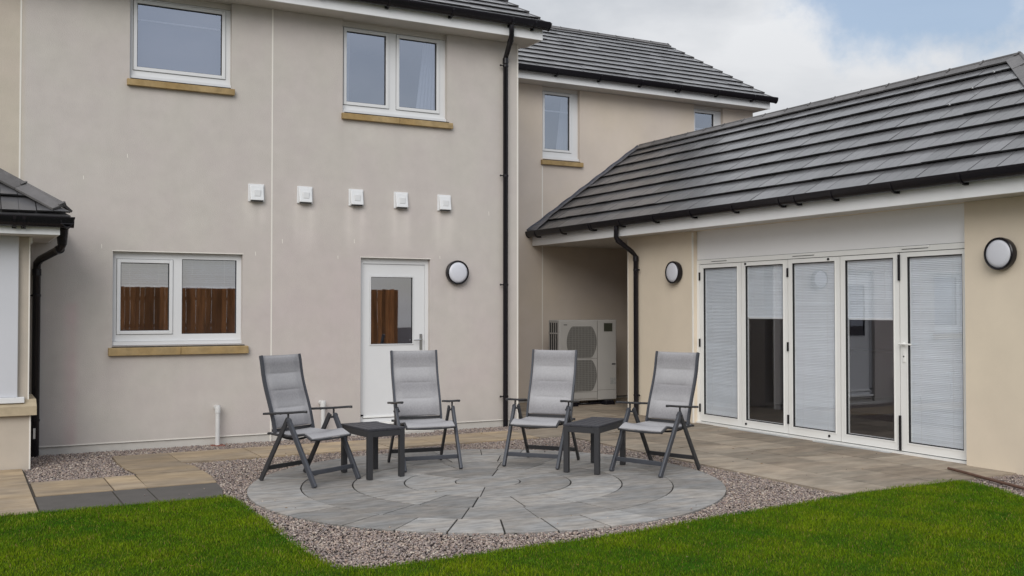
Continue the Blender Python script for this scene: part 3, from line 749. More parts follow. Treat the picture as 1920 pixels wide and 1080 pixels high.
# roof
SL = .705; PE = math.atan(SL); Se = np.array((cos(PE), 0, sin(PE))); Ne = np.array((-sin(PE), 0, cos(PE)))
Oe = np.array((8.33, YR, 2.815)); sl_len = 2.27 / cos(PE)
mb = MB()
hip = lambda s: (YR - 5.05) - s * cos(PE)
tiles(mb, Oe, (0, -1, 0), Se, Ne, 8, .349, lambda s: 0, hip, last=sl_len, lift=.042, seed=9)
base = [Oe, Oe + np.array((0, -hip(0), 0)), Oe + Se * sl_len + np.array((0, -hip(sl_len), 0)), Oe + Se * sl_len]
mb.hexa([tuple(p - Ne * .014) for p in base] + [tuple(p - Ne * .004) for p in base])
re_ = mb.build('roof', M['tile'], ext, 'long slope of flat grey tiles above the folding doors')
apex = Oe + Se * sl_len + np.array((0, -hip(sl_len), 0)); ra = Oe + Se * sl_len
mb = MB(); mb.face([tuple(apex), tuple(ra), (12.87, YR, 2.81), (12.87, 5.05, 2.81)]); mb.face([tuple(apex), (8.33, 5.05, 2.81), (12.87, 5.05, 2.81)])
mb.build('rear_slope', M['tile'], re_)
up = np.array((0, 0, .045))
ridge([tuple(apex + up), tuple(ra + up)], re_, 'ridge_tile', size=.15, wing=((-cos(PE), 0, -sin(PE)), (cos(PE), 0, -sin(PE))), seed=4)
hc = Oe + np.array((0, -hip(0), 0)); d = (hc - apex) / np.linalg.norm(hc - apex)
wl = np.array((0, 1., 0)); wl = wl - d * wl.dot(d); wl /= np.linalg.norm(wl)
wr = np.array((1., 0, 0)); wr = wr - d * wr.dot(d); wr /= np.linalg.norm(wr)
# wings lie in the two slopes
ridge([tuple(apex + up), tuple(hc + up)], re_, 'hip_tile', size=.16, wing=(tuple(wl), tuple(wr)), seed=6)
# lead flashing at the wall
mb = MB(); n = 26
for i in range(n):
    s0, s1 = i * sl_len / n, (i + 1) * sl_len / n
    wd = .11 if s0 > .6 else .11 + (.6 - s0) * .35
    def pt(s, dy, h): return tuple(Oe + Se * s + np.array((0, -dy, 0)) + Ne * h)
    h0 = .050 + .006 * sin(i * 1.7); h1 = .050 + .006 * sin((i + 1) * 1.7)
    wd1 = .11 if s1 > .6 else .11 + (.6 - s1) * .35
    mb.face([pt(s0, .002, h0 + .012), pt(s1, .002, h1 + .012), pt(s1, wd1, h1), pt(s0, wd, h0)])
    mb.face([pt(s0, .006, h0), pt(s1, .006, h1), pt(s1, .006, h1 + .03), pt(s0, .006, h0 + .03)])
mb.face([tuple(Oe + np.array((-.03, -.004, -.03))), tuple(Oe + np.array((-.03, -.20, -.03))), tuple(Oe + np.array((-.02, -.20, .06))), tuple(Oe + np.array((-.02, -.004, .08)))])
mb.build('flashing', M['lead'], re_)
for s, du in ((sl_len - .36, .42), (sl_len - .71, .68), (sl_len - 1.06, 1.0)):
    p = apex + (-Se) * (sl_len - s) + np.array((0, du * .25, 0)) + Ne * .045
    mb = MB(); mb.tube([tuple(p), tuple(p + Ne * .018)], [.014, .006], 8); mb.build('tile_clip', M['steel'], re_)

# ================================================================== BAY at the left edge
bay = thing('bay_extension', (0.0, 10.9, 0), 'cream bay at the left edge with small tiled roof and pale stone sill', 'bay')
mb = MB(); mb.box(-3.0, .613, 10.90, 11.88, -.05, .529); mb.build('lower_wall', M['baycream'], bay)
mb = MB(); mb.box(-3.0, .597, 10.95, 11.88, .60, 2.26); mb.build('upper_wall', M['baycream'], bay)
mb = MB(); mb.box(.602, .616, 10.897, 10.915, 0, .528); mb.box(.588, .60, 10.947, 10.96, .66, 2.26); mb.build('corner_bead', M['bead'], bay)
mb = MB()
for x, y in ((-3.0, -1.2), (-1.198, .21), (.212, .664)):
    mb.hexa([(x, 10.84, .529), (y, 10.84, .529), (y, 11.6, .529), (x, 11.6, .529), (x, 10.84, .615), (y, 10.84, .615), (y, 10.95 if y < .6 else 10.95, .675), (x, 10.95, .675)])
    mb.box(x, y, 10.951, 11.6, .53, .675)
sl_ = mb.build('sill', M['sandpale'], bay)
mb = MB(); mb.box(-3, .494, 10.90, 10.948, .705, 2.259); wbay = mb.build('window', M['baywhite'], bay, 'white cladding panel beside the bay window')
mb = MB(); mb.box(-3, .500, 10.935, 10.949, .70, 2.2591); mb.build('window_trim', M['bead'], wbay)
mb = MB(); mb.box(-3, .557, 10.865, 10.948, .648, .703); mb.build('window_cill', M['white'], wbay, bevel=.004)
mb = MB(); mb.box(-3, .838, 10.62, 10.645, 2.268, 2.385); mb.box(.812, .8375, 10.646, 11.88, 2.268, 2.385); mb.build('fascia', M['fascia'], bay)
mb = MB(); mb.box(-3, .811, 10.646, 11.88, 2.262, 2.28); mb.build('soffit', M['soffit'], bay)
mb = MB(); mb.box(-3, .62, 10.97, 11.88, 2.2, 2.2605); mb.build('soffit_moulding', M['fascia'], bay)
gutter((-3, 10.565, 2.43), (.955, 10.565, 2.43), (0, -1, 0), bay, 5, ends=False, extra=(3.52,))
gutter((.893, 10.504, 2.431), (.893, 11.88, 2.431), (1, 0, 0), bay, 2, ends=False)
gp = MB(); gp.box(.835, .953, 10.508, 10.63, 2.365, 2.375); gp.build('gutter_corner', M['black'], bay)
downpipe([(.893, 11.05, 2.40), (.893, 11.05, 2.20), (.88, 11.10, 2.16), (.74, 11.72, 2.08), (.712, 11.79, 2.04), (.712, 11.835, 1.98), (.712, 11.835, -.02)], bay, [(.712, 11.835, 1.70), (.712, 11.835, .38)], (-1, 0, 0), rad=.040)
mb = MB(); mb.tube([(.893, 11.05, 2.385), (.893, 11.05, 2.20)], [.062, .044], 14); mb.build('pipe_outlet', M['black'], bay)
mb = MB(); mb.box(.690, .712, 11.789, 11.796, .19, .30); mb.build('pipe_sticker', M['bead'], bay)
PB = math.atan(.67); Sb = np.array((0, cos(PB), sin(PB))); Nb = np.array((0, -sin(PB), cos(PB)))
Ob = np.array((.93, 10.60, 2.455))
mb = MB(); tiles(mb, Ob, (-1, 0, 0), Sb, Nb, 5, .30, lambda s: s * cos(PB), lambda s: 3.9, last=1.27 / cos(PB), seed=12)
bs = [Ob, Ob + np.array((-3.9, 0, 0)), Ob + Sb * 1.27 / cos(PB) + np.array((-3.9, 0, 0)), Ob + Sb * 1.27 / cos(PB) + np.array((-1.27, 0, 0))]
mb.hexa([tuple(p - Nb * .014) for p in bs] + [tuple(p - Nb * .004) for p in bs])
rb = mb.build('roof', M['tile'], bay, 'small hipped roof of dark tiles')
mb = MB(); mb.face([tuple(Ob), tuple(bs[3]), (.93, 11.88, 2.455)]); mb.build('side_slope', M['tile'], rb)
hd = (bs[3] - Ob) / np.linalg.norm(bs[3] - Ob)
wl = np.array((-1., 0, 0)); wl = wl - hd * wl.dot(hd); wl /= np.linalg.norm(wl)
wr = np.array((0, 1., 0)); wr = wr - hd * wr.dot(hd); wr /= np.linalg.norm(wr)
o_ = hd * .10 + np.array((.012, -.012, .05))
ridge([tuple(Ob + o_), tuple(bs[3] + o_)], rb, 'hip_tile', size=.14, wing=(tuple(wl), tuple(wr)), seed=8, th=.022)

# ================================================================== FIXTURES
# wall vents
def make_vent(loc):
    t = thing('wall_vent', (0, 0, 0), '', 'vent', 'square white extractor vents in a row on the house wall')
    mb = MB(); mb.box(-.095, .095, -.022, .02, -.105, .105); mb.build('vent_flange', M['white'], t, org=(0, 0, 0), bevel=.008)
    mb = MB(); q = .078
    mb.hexa([(-q, -.075, -.09), (q, -.075, -.09), (q, -.0225, -.098), (-q, -.0225, -.098), (-q, -.040, .082), (q, -.040, .082), (q, -.0225, .09), (-q, -.0225, .09)]); mb.build('vent_cowl', M['white'], t, org=(0, 0, 0), bevel=.006)
    mb = MB(); mb.box(-.040, .040, -.070, -.058, -.045, .035); mb.build('vent_boss', M['white'], t, org=(0, 0, 0), bevel=.006)
    mb = MB(); mb.box(-.066, .066, -.066, -.028, -.104, -.0925); mb.build('vent_opening', M['gasket'], t, org=(0, 0, 0))
    t.location = loc
    return t
LV = ['square white vent left of the pale wall joint, first of the row', 'square white vent just right of the pale wall joint, second in the row', 'middle square white vent of the row of five, left of the back door head', 'square white vent above the back door, fourth in the row', 'square white vent nearest the black downpipe, last of the row']
v0 = make_vent((VENTS[0][0], Y0, VENTS[0][1])); v0['label'] = LV[0]
for (x, z), lb in zip(VENTS[1:], LV[1:]):
    c = copy_tree(v0); c.location = (x, Y0, z); c['label'] = lb; c.rotation_euler.y = RM.uniform(-.012, .012)
# bulkhead lamps
def make_lamp():
    t = thing('wall_light', (0, 0, 0), '', 'wall light', 'round black bulkhead lights on the walls')
    mb = MB(); n = 40
    prof = [(.132, 0), (.152, -.012), (.158, -.055), (.155, -.078), (.146, -.086), (.136, -.084), (.134, -.07)]
    i0 = len(mb.v)
    for r, y in prof:
        for j in range(n): mb.P((r * cos(2 * pi * j / n), y, r * sin(2 * pi * j / n)))
    for k in range(len(prof) - 1):
        for j in range(n):
            j2 = (j + 1) % n; mb.f.append((k * n + j, k * n + j2, (k + 1) * n + j2, (k + 1) * n + j)); mb.r.append(.5)
    mb.f.append(tuple(range(n))); mb.r.append(.5)
    o = mb.build('lamp_rim', M['black'], t, org=(0, 0, 0)); smooth_by_angle(o, 35)
    mb = MB(); pr = [(.135, -.068), (.128, -.080), (.10, -.088), (.05, -.093), (.001, -.094)]
    for r, y in pr:
        for j in range(n): mb.P((r * cos(2 * pi * j / n), y, r * sin(2 * pi * j / n)))
    for k in range(len(pr) - 1):
        for j in range(n):
            j2 = (j + 1) % n; mb.f.append((k * n + j, k * n + j2, (k + 1) * n + j2, (k + 1) * n + j)); mb.r.append(.5)
    mb.build('lamp_diffuser', M['opal'], t, org=(0, 0, 0), smooth=True)
    return t
l0 = make_lamp(); l0.location = (5.655, Y0, 2.03); l0['label'] = 'round black rimmed wall light to the right of the white back door'
for (p, lb) in (((XE, 11.27, 2.066), 'round black rimmed wall light between the downpipe and the folding doors'), ((XE, 6.24, 2.082), 'round black rimmed wall light at the right edge, near side of the folding doors')):
    c = copy_tree(l0); c.location = p; c.rotation_euler = (0, 0, -pi / 2); c['label'] = lb

# heat pump
hx0, hx1, hy0, hy1, hz0, hz1 = 8.345, 9.45, 13.75, 14.08, .085, 1.385
hp = thing('heat_pump', ((hx0 + hx1) / 2, 13.9, 0), 'pale grey outdoor heat pump unit with two stacked round fan grilles under the roof overhang', 'heat pump')
mb = MB(); mb.box(hx0, hx1, hy0, hy1, hz0, hz1); cs = mb.build('casing', M['casing'], hp, bevel=.018, seg=3)
mb = MB(); mb.box(hx0 + .01, 9.065, hy0 - .012, hy0 + .01, hz0 + .03, hz1 - .012); mb.build('front_panel', M['casing'], hp, bevel=.01)
mb = MB(); mb.box(9.068, 9.074, hy0 - .002, hy0 + .01, hz0 + .01, hz1 - .01); mb.box(9.08, hx1 - .01, hy0 - .002, hy0 + .01, .245, .25); mb.build('panel_seam', M['grille'], hp)
for zc in (1.028, .49):
    mb = MB(); xc = 8.765; R_ = .285; zl = .252; pts = []
    for j in range(48):
        a_ = 2 * pi * j / 48; x_, z_ = R_ * cos(a_), .335 * sin(a_)
        pts.append((xc + x_, hy0 - .0135, zc + max(-zl, min(zl, z_))))
    i0 = mb.P(*pts); mb.f.append(tuple(range(i0, i0 + 48))); mb.r.append(.5)
    i1 = mb.P(*[(x, hy0 - .005, z) for x, y, z in pts]); mb.f.append(tuple(range(i1, i1 + 48))); mb.r.append(.5)
    fg = mb.build('fan_grille', M['grille'], hp)
    mb = MB()
    for k in range(17):
        z_ = -zl + .015 + k * (2 * zl - .03) / 16; hw = R_ * sqrt(max(0, 1 - (z_ / .335) ** 2))
        mb.box(xc - hw, xc + hw, hy0 - .020, hy0 - .0165, zc + z_ - .002, zc + z_ + .002)
    for k in range(9):
        x_ = -.24 + k * .06; hz = min(zl, .335 * sqrt(max(0, 1 - (x_ / R_) ** 2)))
        mb.box(xc + x_ - .002, xc + x_ + .002, hy0 - .0162, hy0 - .0138, zc - hz, zc + hz)
    mb.build('grille_wires', mat('grille_wire_%d' % int(zc * 100), (.24, .235, .22), .5, .3), fg)
    mb = MB(); mb.box(8.42, 9.062, hy0 - .0145, hy0 - .012, zc - .268, zc - .263); mb.build('grille_edge', M['grille'], fg)
mb = MB()
for k in range(4):
    y_ = hy0 + .05 + k * .065; mb.box(hx0 - .004, hx0 + .01, y_, y_ + .03, .20, 1.34)
mb.build('side_louvre', M['gasket'], hp)
mb = MB()
for z_ in (.5, .84, 1.17): mb.box(hx0 - .007, hx0 - .001, hy0 + .03, hy1 - .02, z_ - .012, z_ + .012)
mb.build('louvre_rail', M['casing'], hp)
mb = MB(); mb.box(9.198, 9.362, hy0 - .004, hy0 + .01, 1.195, 1.33); mb.build('display_panel', M['darkpanel'], hp)
mb = MB(); mb.box(8.425, 8.49, hy0 - .014, hy0 - .012, 1.30, 1.312); mb.build('maker_mark', M['gasket'], hp)
mb = MB(); mb.box(9.352, 9.425, hy0 - .003, hy0 + .01, .652, .672); mb.build('grip_recess', M['gasket'], hp)
mb = MB(); mb.box(9.322, 9.432, hy0 - .003, hy0 + .01, .335, .44); mb.build('rating_label', M['label'], hp)
for x_ in (8.46, 9.16):
    mb = MB(); mb.hexa([(x_ - .0, hy0 - .10, -.0), (x_ + .2, hy0 - .10, -.0), (x_ + .2, hy1 + .1, -.0), (x_, hy1 + .1, -.0), (x_ + .03, hy0 - .08, .08), (x_ + .17, hy0 - .08, .08), (x_ + .17, hy1 + .08, .08), (x_ + .03, hy1 + .08, .08)]); mb.build('rubber_foot', M['black'], hp, bevel=.006)
mb = MB(); mb.tube([(9.3, 13.95, .10), (9.35, 13.85, .05), (9.0, 13.80, .03), (8.7, 13.9, .03)], .018, 8); mb.build('pipework', M['black'], hp, smooth=True)

# white drain pipes at the wall
def make_wp(x, z, lb):
    t = thing('drain_pipe', (x, 11.80, 0), lb, 'pipe', 'short white pipes rising from the gravel')
    y = 11.80
    mb = MB(); mb.tube([(x, y, -.05), (x, y, z - .04)], .026, 16); o = mb.build('pipe', M['pipewhite'], t); smooth_by_angle(o)
    mb = MB(); mb.tube([(x, y, z - .085), (x, y, z - .03), (x, y, z)], [.032, .034, .030], 16); mb.tube([(x, y, z - .03), (x, y + .10, z - .03)], .028, 14); o = mb.build('pipe_cap', M['pipewhite'], t); smooth_by_angle(o)
    mb = MB(); mb.box(x - .075, x + .075, y - .06, y + .06, -.03, .004); mb.build('gully_base', M['clay'], t, bevel=.006)
    return t
make_wp(2.600, .455, 'short white pipe against the wall, right of the stone window sill')
make_wp(3.845, .455, 'short white pipe by the wall, seen behind the left chair arm')

# brown pipe on the gravel
t = MB()
pth = [(8.30, 6.52, .035), (8.22, 6.28, .035), (8.13, 6.0, .03), (8.04, 5.74, .03), (7.96, 5.45, .025), (7.86, 5.1, .02)]
t.tube(pth, .014, 12); o = t.build('garden_pipe', M['hose']); smooth_by_angle(o, 50)
tag(o, 'thin brown pipe lying on the gravel beside the lawn at the right edge', 'pipe')

# ================================================================== GROUND
def sheet(name, pts, z, m, kind='structure', sub=None):
    mb = MB(); mb.face([(x, y, z) for x, y in pts]); o = mb.build(name, m); o['kind'] = kind
    if o.data.polygons[0].normal.z < 0: o.data.flip_normals()
    return o
sheet('ground', [(-60, -60), (60, -60), (60, 60), (-60, 60)], -.06, M['soil'])
sheet('gravel_bed', [(-7, 4.3), (10, 4.3), (10, 12.2), (-7, 12.2)], -.022, M['soil'])
LAWN = [(-7, 8.50), (1.93, 8.52), (1.975, 8.3), (1.965, 7.5), (1.945, 6.7), (1.95, 6.05), (1.99, 5.84), (2.2, 5.73), (2.75, 5.74), (3.4, 5.76), (3.8, 5.78), (4.3, 5.82), (4.85, 5.90), (5.42, 5.96), (6.05, 6.02), (6.5, 6.10), (6.9, 6.12), (7.44, 6.14), (7.86, 6.17), (7.96, 6.06), (7.86, 5.7), (7.56, 5.1), (7.0, 4.0), (6.6, 3.0), (6.6, -3.2), (-7, -3.2)]
def in_poly(x, y, P):
    c = np.zeros(len(x), bool); n = len(P)
    for i in range(n):
        x1, y1 = P[i]; x2, y2 = P[(i + 1) % n]
        k = ((y1 > y) != (y2 > y)) & (x < (x2 - x1) * (y - y1) / (y2 - y1 + 1e-12) + x1)
        c ^= k
    return c
# lawn base: gently raised edge
lb = MB(); n = len(LAWN); cx_, cy_ = 3, 2
for zz, sc_ in ((-.02, 0), (.004, .0)): lb.P(*[(x, y, zz) for x, y in LAWN])
lb.f.append(tuple(range(n, 2 * n)))
for i in range(n): lb.f.append((i, (i + 1) % n, n + (i + 1) % n, n + i))
lb.r = [.5] * len(lb.f)
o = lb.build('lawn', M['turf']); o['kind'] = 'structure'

# ---- circular patio
CX, CY = 4.18, 8.12
RR = random.Random(21)
def sector(mb, r0, r1, a0, a1, z0, z1, gap=.005):
    n = max(2, int(abs(a1 - a0) / radians(4)))
    d0 = gap / max(r0, .05); d1 = gap / r1
    jit = RR.uniform(-.0015, .0015)
    rr = RR.random(); i0 = len(mb.v)
    for k in range(n + 1):
        t = k / n
        for (r, dg) in ((r0 + gap * (r0 > 0), d0), (r1 - gap, d1)):
            a = (a0 + dg) + ((a1 - dg) - (a0 + dg)) * t
            for z in (z0, z1 + jit): mb.v.append((CX + r * cos(a), CY + r * sin(a), z))
    for k in range(n):
        q = i0 + k * 4; p = q + 4
        for f in ((q + 1, q + 3, p + 3, p + 1), (q, p, p + 2, q + 2), (q + 2, p + 2, p + 3, q + 3), (q, q + 1, p + 1, p)):
            mb.f.append(f); mb.r.append(rr)
    for q in (i0, i0 + n * 4): mb.f.append((q, q + 1, q + 3, q + 2)); mb.r.append(rr)
D = radians
rings = [(.29, .745, [-122, -62, -2, 55, 118, 178]),
         (.745, 1.2, [-168, -144, -123, -103, -82, -45, -12, 14, 34, 56, 85, 118, 148]),
         (1.2, 1.645, [-168, -146, -124, -104, -81, -66, -38, -12, 14, 36, 58, 80, 100, 128, 155, 172]),
         (1.645, 2.10, [-180, -163, -147, -135.5, -125, -114, -103.5, -92.5, -80, -67, -54, -41, -25, -8, 8, 22, 38, 52, 65, 80, 96, 112, 128, 145, 162])]
mb = MB()
cp = [(CX + .285 * cos(2 * pi * i / 40), CY + .285 * sin(2 * pi * i / 40)) for i in range(40)]
i0 = mb.P(*[(x, y, .008) for x, y in cp]); i1 = mb.P(*[(x, y, -.02) for x, y in cp])
mb.f.append(tuple(range(i0, i0 + 40))); mb.r.append(.45)
for j in range(40): mb.f.append((i0 + j, i0 + (j + 1) % 40, i1 + (j + 1) % 40, i1 + j)); mb.r.append(.45)
for r0, r1, an in rings:
    for a, b in zip(an, an[1:] + [an[0] + 360]):
        sector(mb, r0, r1, D(a), D(b), -.02, .008, gap=RR.choice((.004, .0065)))
o = mb.build('circular_patio', M['slab'], bevel=.002, seg=1); o['kind'] = 'structure'
jb = MB(); cp = [(CX + 2.092 * cos(2 * pi * i / 90), CY + 2.092 * sin(2 * pi * i / 90)) for i in range(90)]
i0 = jb.P(*[(x, y, .0005) for x, y in cp]); jb.f.append(tuple(range(i0, i0 + 90))); jb.r.append(.5)
i1 = jb.P(*[(x, y, -.02) for x, y in cp])
for j in range(90): jb.f.append((i0 + j, i0 + (j + 1) % 90, i1 + (j + 1) % 90, i1 + j)); jb.r.append(.5)
o = jb.build('patio_joint_bed', M['joint']); o['kind'] = 'structure'

# ---- rectangular paving beside the doors and along the wall
RP = random.Random(5)
def slab(mb, pts, z=.012, gap=.006, r=None):
    n = len(pts); c = np.mean(pts, axis=0); q = []
    for p in pts:
        d = np.array(p) - c; q.append(np.array(p) - np.sign(d) * gap)
    zz = z + RP.uniform(-.0015, .0015); r = RP.random() if r is None else r
    i0 = mb.P(*[(x, y, zz) for x, y in q]); i1 = mb.P(*[(x, y, -.02) for x, y in q])
    mb.f.append(tuple(range(i0, i0 + n))); mb.r.append(r)
    for j in range(n): mb.f.append((i0 + j, i0 + (j + 1) % n, i1 + (j + 1) % n, i1 + j)); mb.r.append(r)
def rect(x0, x1, y0, y1): return [(x0, y0), (x1, y0), (x1, y1), (x0, y1)]
mb = MB()
# courses of the door terrace run along Y
cols = [(6.50, 7.08), (7.08, 7.66), (7.66, 8.24), (8.24, 8.83)]
for ci, (x0, x1) in enumerate(cols):
    y = 6.12 + (0 if ci % 2 else -.0)
    lens = [[.88, .58, .88, .58, .88, .88, .58, .88], [.58, .88, .88, .58, .88, .58, .88, .88], [.88, .88, .58, .88, .58, .88, .58, .88], [.46, .88, .58, .88, .88, .58, .88, .58]][ci]
    for L_ in lens:
        y1_ = min(y + L_, 10.56)
        if x0 > 8.2 and y < 6.45 and y1_ > 6.45: pass
        if y1_ - y > .06: slab(mb, rect(x0, x1, y, y1_))
        y = y1_
# area towards the wing, under the overhang
yy = 10.56
for (y0_, y1_) in ((10.56, 11.36), (11.36, 12.2), (12.2, 13.0), (13.0, 13.8), (13.8, 14.68)):
    x = 6.63 if y0_ > 11 else 6.15
    while x < 12.2:
        L_ = RP.choice((.6, .88)); x1_ = min(x + L_, 12.25)
        if y1_ > 10.9 and x < 8.83 < x1_ and y0_ < 12.4: x1_ = 8.83
        if not (x >= 8.8 and y0_ < 12.2): slab(mb, rect(x, x1_, y0_, y1_))
        x = x1_
o = mb.build('terrace_paving', M['tan']); o['kind'] = 'structure'
sheet('terrace_bed', [(6.51, 6.13), (8.84, 6.13), (8.84, 12.0), (12.25, 12.0), (12.25, 14.69), (6.64, 14.69), (6.6, 10.58), (6.51, 10.5)], .0045, M['mortar'])
# path along the house wall
mb = MB(); x = 1.97
xs = [1.97, 2.78, 3.36, 4.24, 4.82, 5.70, 6.15]
for a, b in zip(xs, xs[1:]): slab(mb, rect(a, b, 10.58, 11.36))
slab(mb, [(1.42, 11.36), (1.40, 10.85), (1.42, 10.40), (1.47, 10.02), (2.05, 9.98), (2.05, 10.3), (1.97, 10.58), (1.97, 11.36)], gap=.003, r=.1)
slab(mb, [(1.45, 9.98), (1.435, 9.225), (2.03, 9.225), (2.06, 9.6), (2.06, 9.96)], gap=.003, r=.35)
slab(mb, rect(.56, 1.17, 9.225, 9.985), r=.25); slab(mb, rect(1.17, 1.443, 9.225, 9.985), r=.8)
o = mb.build('house_path', M['tanpath']); o['kind'] = 'structure'
mb = MB(); slab(mb, rect(.55, 1.15, 8.50, 9.218), z=.009); slab(mb, rect(1.15, 1.425, 8.50, 9.218), z=.009); slab(mb, [(1.425, 9.218), (1.425, 8.5), (1.93, 8.5), (2.0, 8.85), (2.03, 9.218)], z=.009)
o = mb.build('dark_edging_slabs', M['darkslab']); o['kind'] = 'structure'
mb = MB()
for (y0_, y1_) in ((10.30, 10.89), (9.25, 10.30), (8.50, 9.25)):
    slab(mb, rect(-.25, .545, y0_, y1_)); slab(mb, rect(-1.1, -.25, y0_, y1_))
o = mb.build('corner_paving', M['tanpath']); o['kind'] = 'structure'
sheet('path_bed', [(-1.1, 8.51), (1.9, 8.51), (2.02, 9.2), (2.05, 9.9), (1.98, 10.59), (6.14, 10.59), (6.14, 11.35), (1.43, 11.35), (1.42, 10.5), (1.44, 10.0), (.56, 9.97), (.55, 10.88), (-1.1, 10.88)], .003, M['mortar'])
# drain covers by the doors
for (a, b) in ((7.62, 8.72), (9.1, 10.2)):
    mb = MB(); mb.box(8.745, 8.80, a, b, .0, .020); mb2 = mb
    k = a + .02
    o = mb.build('drain_cover', M['metaldrain'], bevel=.002)
    tag(o, 'narrow pale drain cover along the nearer half of the folding doors' if a < 9 else 'narrow pale drain cover along the far half of the folding doors', 'drain cover', 'drain covers at the foot of the folding doors')

# ---- gravel stones
def ico():
    t = (1 + 5 ** .5) / 2
    v = np.array([(-1, t, 0), (1, t, 0), (-1, -t, 0), (1, -t, 0), (0, -1, t), (0, 1, t), (0, -1, -t), (0, 1, -t), (t, 0, -1), (t, 0, 1), (-t, 0, -1), (-t, 0, 1)], float)
    v /= np.linalg.norm(v[0])
    f = np.array([(0, 11, 5), (0, 5, 1), (0, 1, 7), (0, 7, 10), (0, 10, 11), (1, 5, 9), (5, 11, 4), (11, 10, 2), (10, 7, 6), (7, 1, 8), (3, 9, 4), (3, 4, 2), (3, 2, 6), (3, 6, 8), (3, 8, 9), (4, 9, 5), (2, 4, 11), (6, 2, 10), (8, 6, 7), (9, 8, 1)])
    return v, f
def bulk(name, verts, faces, cols, m, nper):
    me = bpy.data.meshes.new(name)
    nv = len(verts); nf = len(faces)
    me.vertices.add(nv); me.vertices.foreach_set('co', verts.astype(np.float32).ravel())
    me.loops.add(faces.size); me.loops.foreach_set('vertex_index', faces.astype(np.int32).ravel())
    me.polygons.add(nf); me.polygons.foreach_set('loop_start', np.arange(0, faces.size, faces.shape[1], dtype=np.int32))
    me.update(calc_edges=True)
    c = me.attributes.new('tint', 'FLOAT_COLOR', 'POINT'); c.data.foreach_set('color', cols.astype(np.float32).ravel())
    me.materials.append(m)
    o = bpy.data.objects.new(name, me); COL.objects.link(o)
    return o
def scatter(x0, x1, y0, y1, dens):
    n = int((x1 - x0) * (y1 - y0) * dens)
    return RNG.uniform(x0, x1, n), RNG.uniform(y0, y1, n)
xs, ys = scatter(.4, 8.8, 4.6, 12.0, 5200)
dc = np.hypot(xs - CX, ys - CY)
lawn_in = in_poly(xs, ys, LAWN)
path = ((ys > 10.575) & (ys < 11.365) & (xs > 1.40)) | in_poly(xs, ys, [(1.42, 11.36), (1.40, 10.85), (1.42, 10.40), (1.47, 9.98), (.56, 9.98), (.55, 8.5), (1.93, 8.5), (2.0, 8.85), (2.05, 9.6), (2.06, 10.2), (1.97, 10.58), (1.97, 11.36)])
terr = (xs > 6.495) & (ys > 6.44) | (xs > 6.495) & (xs < 8.05) & (ys > 6.12)
cor = (xs < .56)
bayz = (xs < .62) & (ys > 10.88)
blocked = (lawn_in & (RNG.random(len(xs)) > .0015)) | (dc < 2.10) | path | terr | cor | bayz | (ys > 11.89)
stray = blocked & ~(ys > 11.89) & ~bayz & ~cor & ~lawn_in & (RNG.random(len(xs)) < np.where(dc < 2.10, .012 * np.exp(-(2.10 - dc) / .06), .0005)) 
onslab = stray
keep = ~blocked | stray
zup = np.where(stray, .020, 0.)[keep]
# far strips need fewer stones
xs, ys = xs[keep], ys[keep]
# stones that stray on to slabs and turf
n = len(xs)
sx = RNG.uniform(.35, 1, n); rad = RNG.choice([.0055, .0072, .0092, .013], n, p=[.3, .35, .26, .09])
v, f = ico()
ang = RNG.uniform(0, 2 * pi, n); ca, sa = np.cos(ang), np.sin(ang)
P = v[None] * (1 + RNG.uniform(-.22, .22, (n, 12, 1)))
P = P * rad[:, None, None] * np.stack([np.ones(n), .65 + .35 * sx, .5 + .3 * RNG.random(n)], 1)[:, None, :]
tl = RNG.uniform(-.6, .6, n); ct, st = np.cos(tl), np.sin(tl)
P = np.stack([P[..., 0] * ct[:, None] - P[..., 2] * st[:, None], P[..., 1], P[..., 0] * st[:, None] + P[..., 2] * ct[:, None]], -1)
P = np.stack([P[..., 0] * ca[:, None] - P[..., 1] * sa[:, None], P[..., 0] * sa[:, None] + P[..., 1] * ca[:, None], P[..., 2]], -1)
P[..., 0] += xs[:, None]; P[..., 1] += ys[:, None]; P[..., 2] += (-.014 + RNG.random(n) * .016 + zup)[:, None]
pal = np.array([(.30, .245, .225), (.24, .205, .20), (.36, .30, .26), (.19, .155, .155), (.12, .10, .10), (.43, .39, .35), (.28, .21, .175), (.50, .45, .40), (.22, .16, .15), (.17, .16, .17)])
ci = RNG.choice(len(pal), n, p=[.18, .17, .13, .13, .11, .06, .09, .03, .05, .05])
cc = pal[ci] * RNG.uniform(.8, 1.12, (n, 1)) * .95 * np.array([1.03, .99, .93]) * .92 + .25 * np.array([.25, .22, .20])
cols = np.ones((n, 12, 4)); cols[..., :3] = cc[:, None, :]
F = (f[None] + (np.arange(n) * 12)[:, None, None]).reshape(-1, 3)
g = bulk('gravel', P.reshape(-1, 3), F, cols.reshape(-1, 4), M['stones'], 12); tag(g, kind='stuff')
g['label'] = 'pinkish grey gravel chippings around the circular patio and along the walls'; g['category'] = 'gravel'

